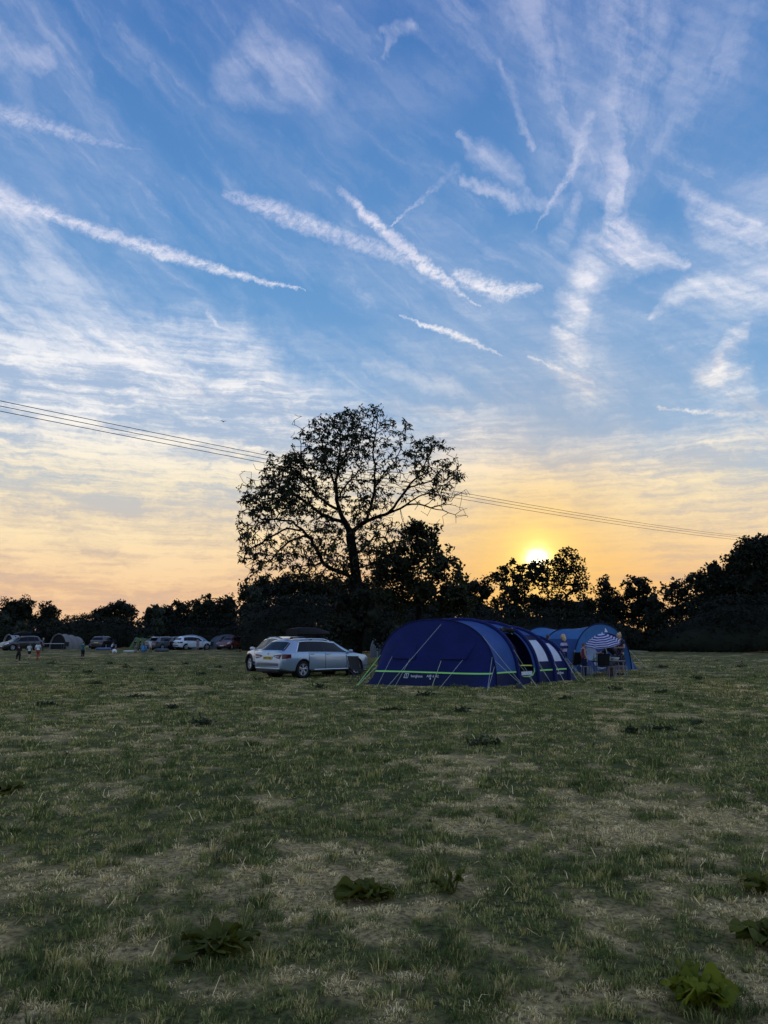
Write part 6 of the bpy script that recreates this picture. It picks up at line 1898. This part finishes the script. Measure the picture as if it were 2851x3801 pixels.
# ------------------------------------------------------------------ weeds in the turf
DOCK = leaf_material('dock_leaves', (.06, .078, .005), (.16, .17, .009), .3)
DOCKD = leaf_material('dark_dock_leaves', (.036, .042, .005), (.085, .088, .008), .22)
def dock(label, px, py, w, h, n, mat, seed, group='dock plants in the near grass', wide=.27):
    """a rosette of broad, arching, wavy-edged leaves"""
    r = np.random.default_rng(seed); p = gnd(px, py)
    z = float(lumps(np.array([p.x]), np.array([p.y]))[0])
    root = thing('dock_plant', label, 'plant', (p.x, p.y, z), 0, group)
    mb = MB()
    for i in range(n):
        a = 2 * PI * (i / n) + r.normal(0, .25); L = w * .5 * r.uniform(.45, 1.1); up = h * r.uniform(.45, 1.25); W = L * wide * r.uniform(.8, 1.2)
        d = Vector((math.cos(a), math.sin(a), 0)); sd = Vector((-d.y, d.x, 0)); tw = r.normal(0, .35); o = Vector((r.normal(0, .03), r.normal(0, .03), 0))
        ph = r.uniform(0, 6)
        def fn(u, v):
            f = v; c = o + d * (L * f) + Vector((0, 0, up * math.sin(min(1.0, f * 1.1) * PI * .62) * (1 - .25 * f)))
            ww = W * (.12 if f < .22 else math.sin(PI * min(1, (f - .16) / .86)) ** .7 + .02)
            e = (u - .5) * 2
            return c + sd * (e * ww * math.cos(tw)) + Vector((0, 0, e * ww * math.sin(tw) + abs(e) * ww * .35 + .012 * math.sin(9 * f + ph + 3 * e)))
        mb.grid(fn, 4, 9)
    mb.build('leaves', mat, root)
    mb = MB()
    for i in range(3): mb.tube([(r.normal(0, .03), r.normal(0, .03), 0), (r.normal(0, .05), r.normal(0, .05), h * r.uniform(.4, .8))], [.008, .004], 5)
    mb.build('stem', mat, root)
    return root
D_ = 1.7185
dock('bright green dock with broad upright leaves at the bottom right corner', 1512 * D_, 2172 * D_,  .31, .14, 26, DOCK, 1, wide=.32)
dock('dark dock cut by the right edge, above the bright green dock', 1660 * D_, 2040 * D_, .34, .08, 24, DOCKD, 2)
dock('flat spreading dock with a dark hollow under it, lower left', 468 * D_, 2052 * D_, .42, .06, 30, DOCKD, 3)
dock('round dark dock near the middle of the foreground', 790 * D_, 1938 * D_, .38, .065, 32, DOCKD, 4)
dock('small dock with one upright leaf, right of the round dark dock', 968 * D_, 1928 * D_, .20, .12, 8, DOCKD, 5)
dock('low dark dock cut by the left edge of the photo', 10 * D_, 1712 * D_, .46, .08, 26, DOCKD, 6)
dock('dark ragged dock tuft at the right edge, above the lower docks', 1650 * D_, 1925 * D_, .32, .07, 20, DOCKD, 7)
WEED = leaf_material('dark_weed', (.016, .022, .009), (.040, .050, .018), .12)
def weed(px, py, wpx, hpx, seed, proto=None):
    r = np.random.default_rng(seed); p = gnd(px, py); k = p.y / FPX
    root = thing('weed_clump', 'small dark weed clump standing out of the dry grass', 'weed', (p.x, p.y, 0), r.uniform(0, 6), 'dark weed clumps dotted over the field')
    w, h = wpx * k, hpx * k
    n = 90
    C = np.stack([r.normal(0, w * .24, n), r.normal(0, max(.12, w * .2), n), np.abs(r.normal(0, h * .5, n)) + .01], -1)
    V, F = leaf_quads(C, max(.10, w * .16), r, -.1, 2.6)
    np_mesh('leaves', V, F, WEED, root)
for i, (x, y, w, h) in enumerate([(190, 2465, 38, 9), (405, 2466, 30, 8), (465, 2478, 36, 11), (330, 2497, 34, 7), (690, 2466, 22, 7), (810, 2479, 20, 9), (560, 2488, 18, 6), (955, 2529, 44, 14), (1180, 2554, 40, 13), (745, 2505, 24, 8), (360, 2540, 40, 8), (2750, 2477, 46, 12), (2460, 2478, 30, 8), (2590, 2522, 40, 11), (2460, 2573, 34, 10), (1580, 2583, 50, 11), (1710, 2645, 60, 16), (2100, 2597, 44, 9), (2590, 2690, 36, 12), (2450, 2712, 70, 14), (1805, 2765, 48, 20), (750, 2690, 66, 18), (500, 2590, 40, 9), (170, 2620, 60, 10), (1460, 2640, 30, 9), (2340, 2720, 44, 11), (640, 2630, 36, 10), (2285, 2560, 30, 8)]):
    weed(x, y, w, h, 300 + i)
# the pale trodden path leaving the field on the right
m = principled('trodden_path', (.20, .17, .10), 1.0, spec=.05, nz=.3, nscale=2)
def path_strip():
    A = [(2352, 2412, 2400), (2372, 2394, 2410), (2372, 2380, 2392)]
    pts = [(2318, 2400, 2416), ]
    L_, R_ = [], []
    for px0, px1, Y in ((2318, 2405, 74), (2334, 2402, 78), (2356, 2402, 84), (2368, 2396, 92), (2376, 2394, 104)):
        L_.append(Vector((at(px0, 2400, Y).x, Y, .012 + (Y - 74) * .020))); R_.append(Vector((at(px1, 2400, Y).x, Y, .012 + (Y - 74) * .020)))
    mb = MB(); n = len(L_)
    mb.grid(lambda u, v: L_[min(n - 2, int(v * (n - 1)))].lerp(L_[min(n - 2, int(v * (n - 1))) + 1], v * (n - 1) - min(n - 2, int(v * (n - 1)))).lerp(R_[min(n - 2, int(v * (n - 1)))].lerp(R_[min(n - 2, int(v * (n - 1))) + 1], v * (n - 1) - min(n - 2, int(v * (n - 1)))), u), 6, 24)
    tag(mb.build('path', m), kind='structure')
path_strip()
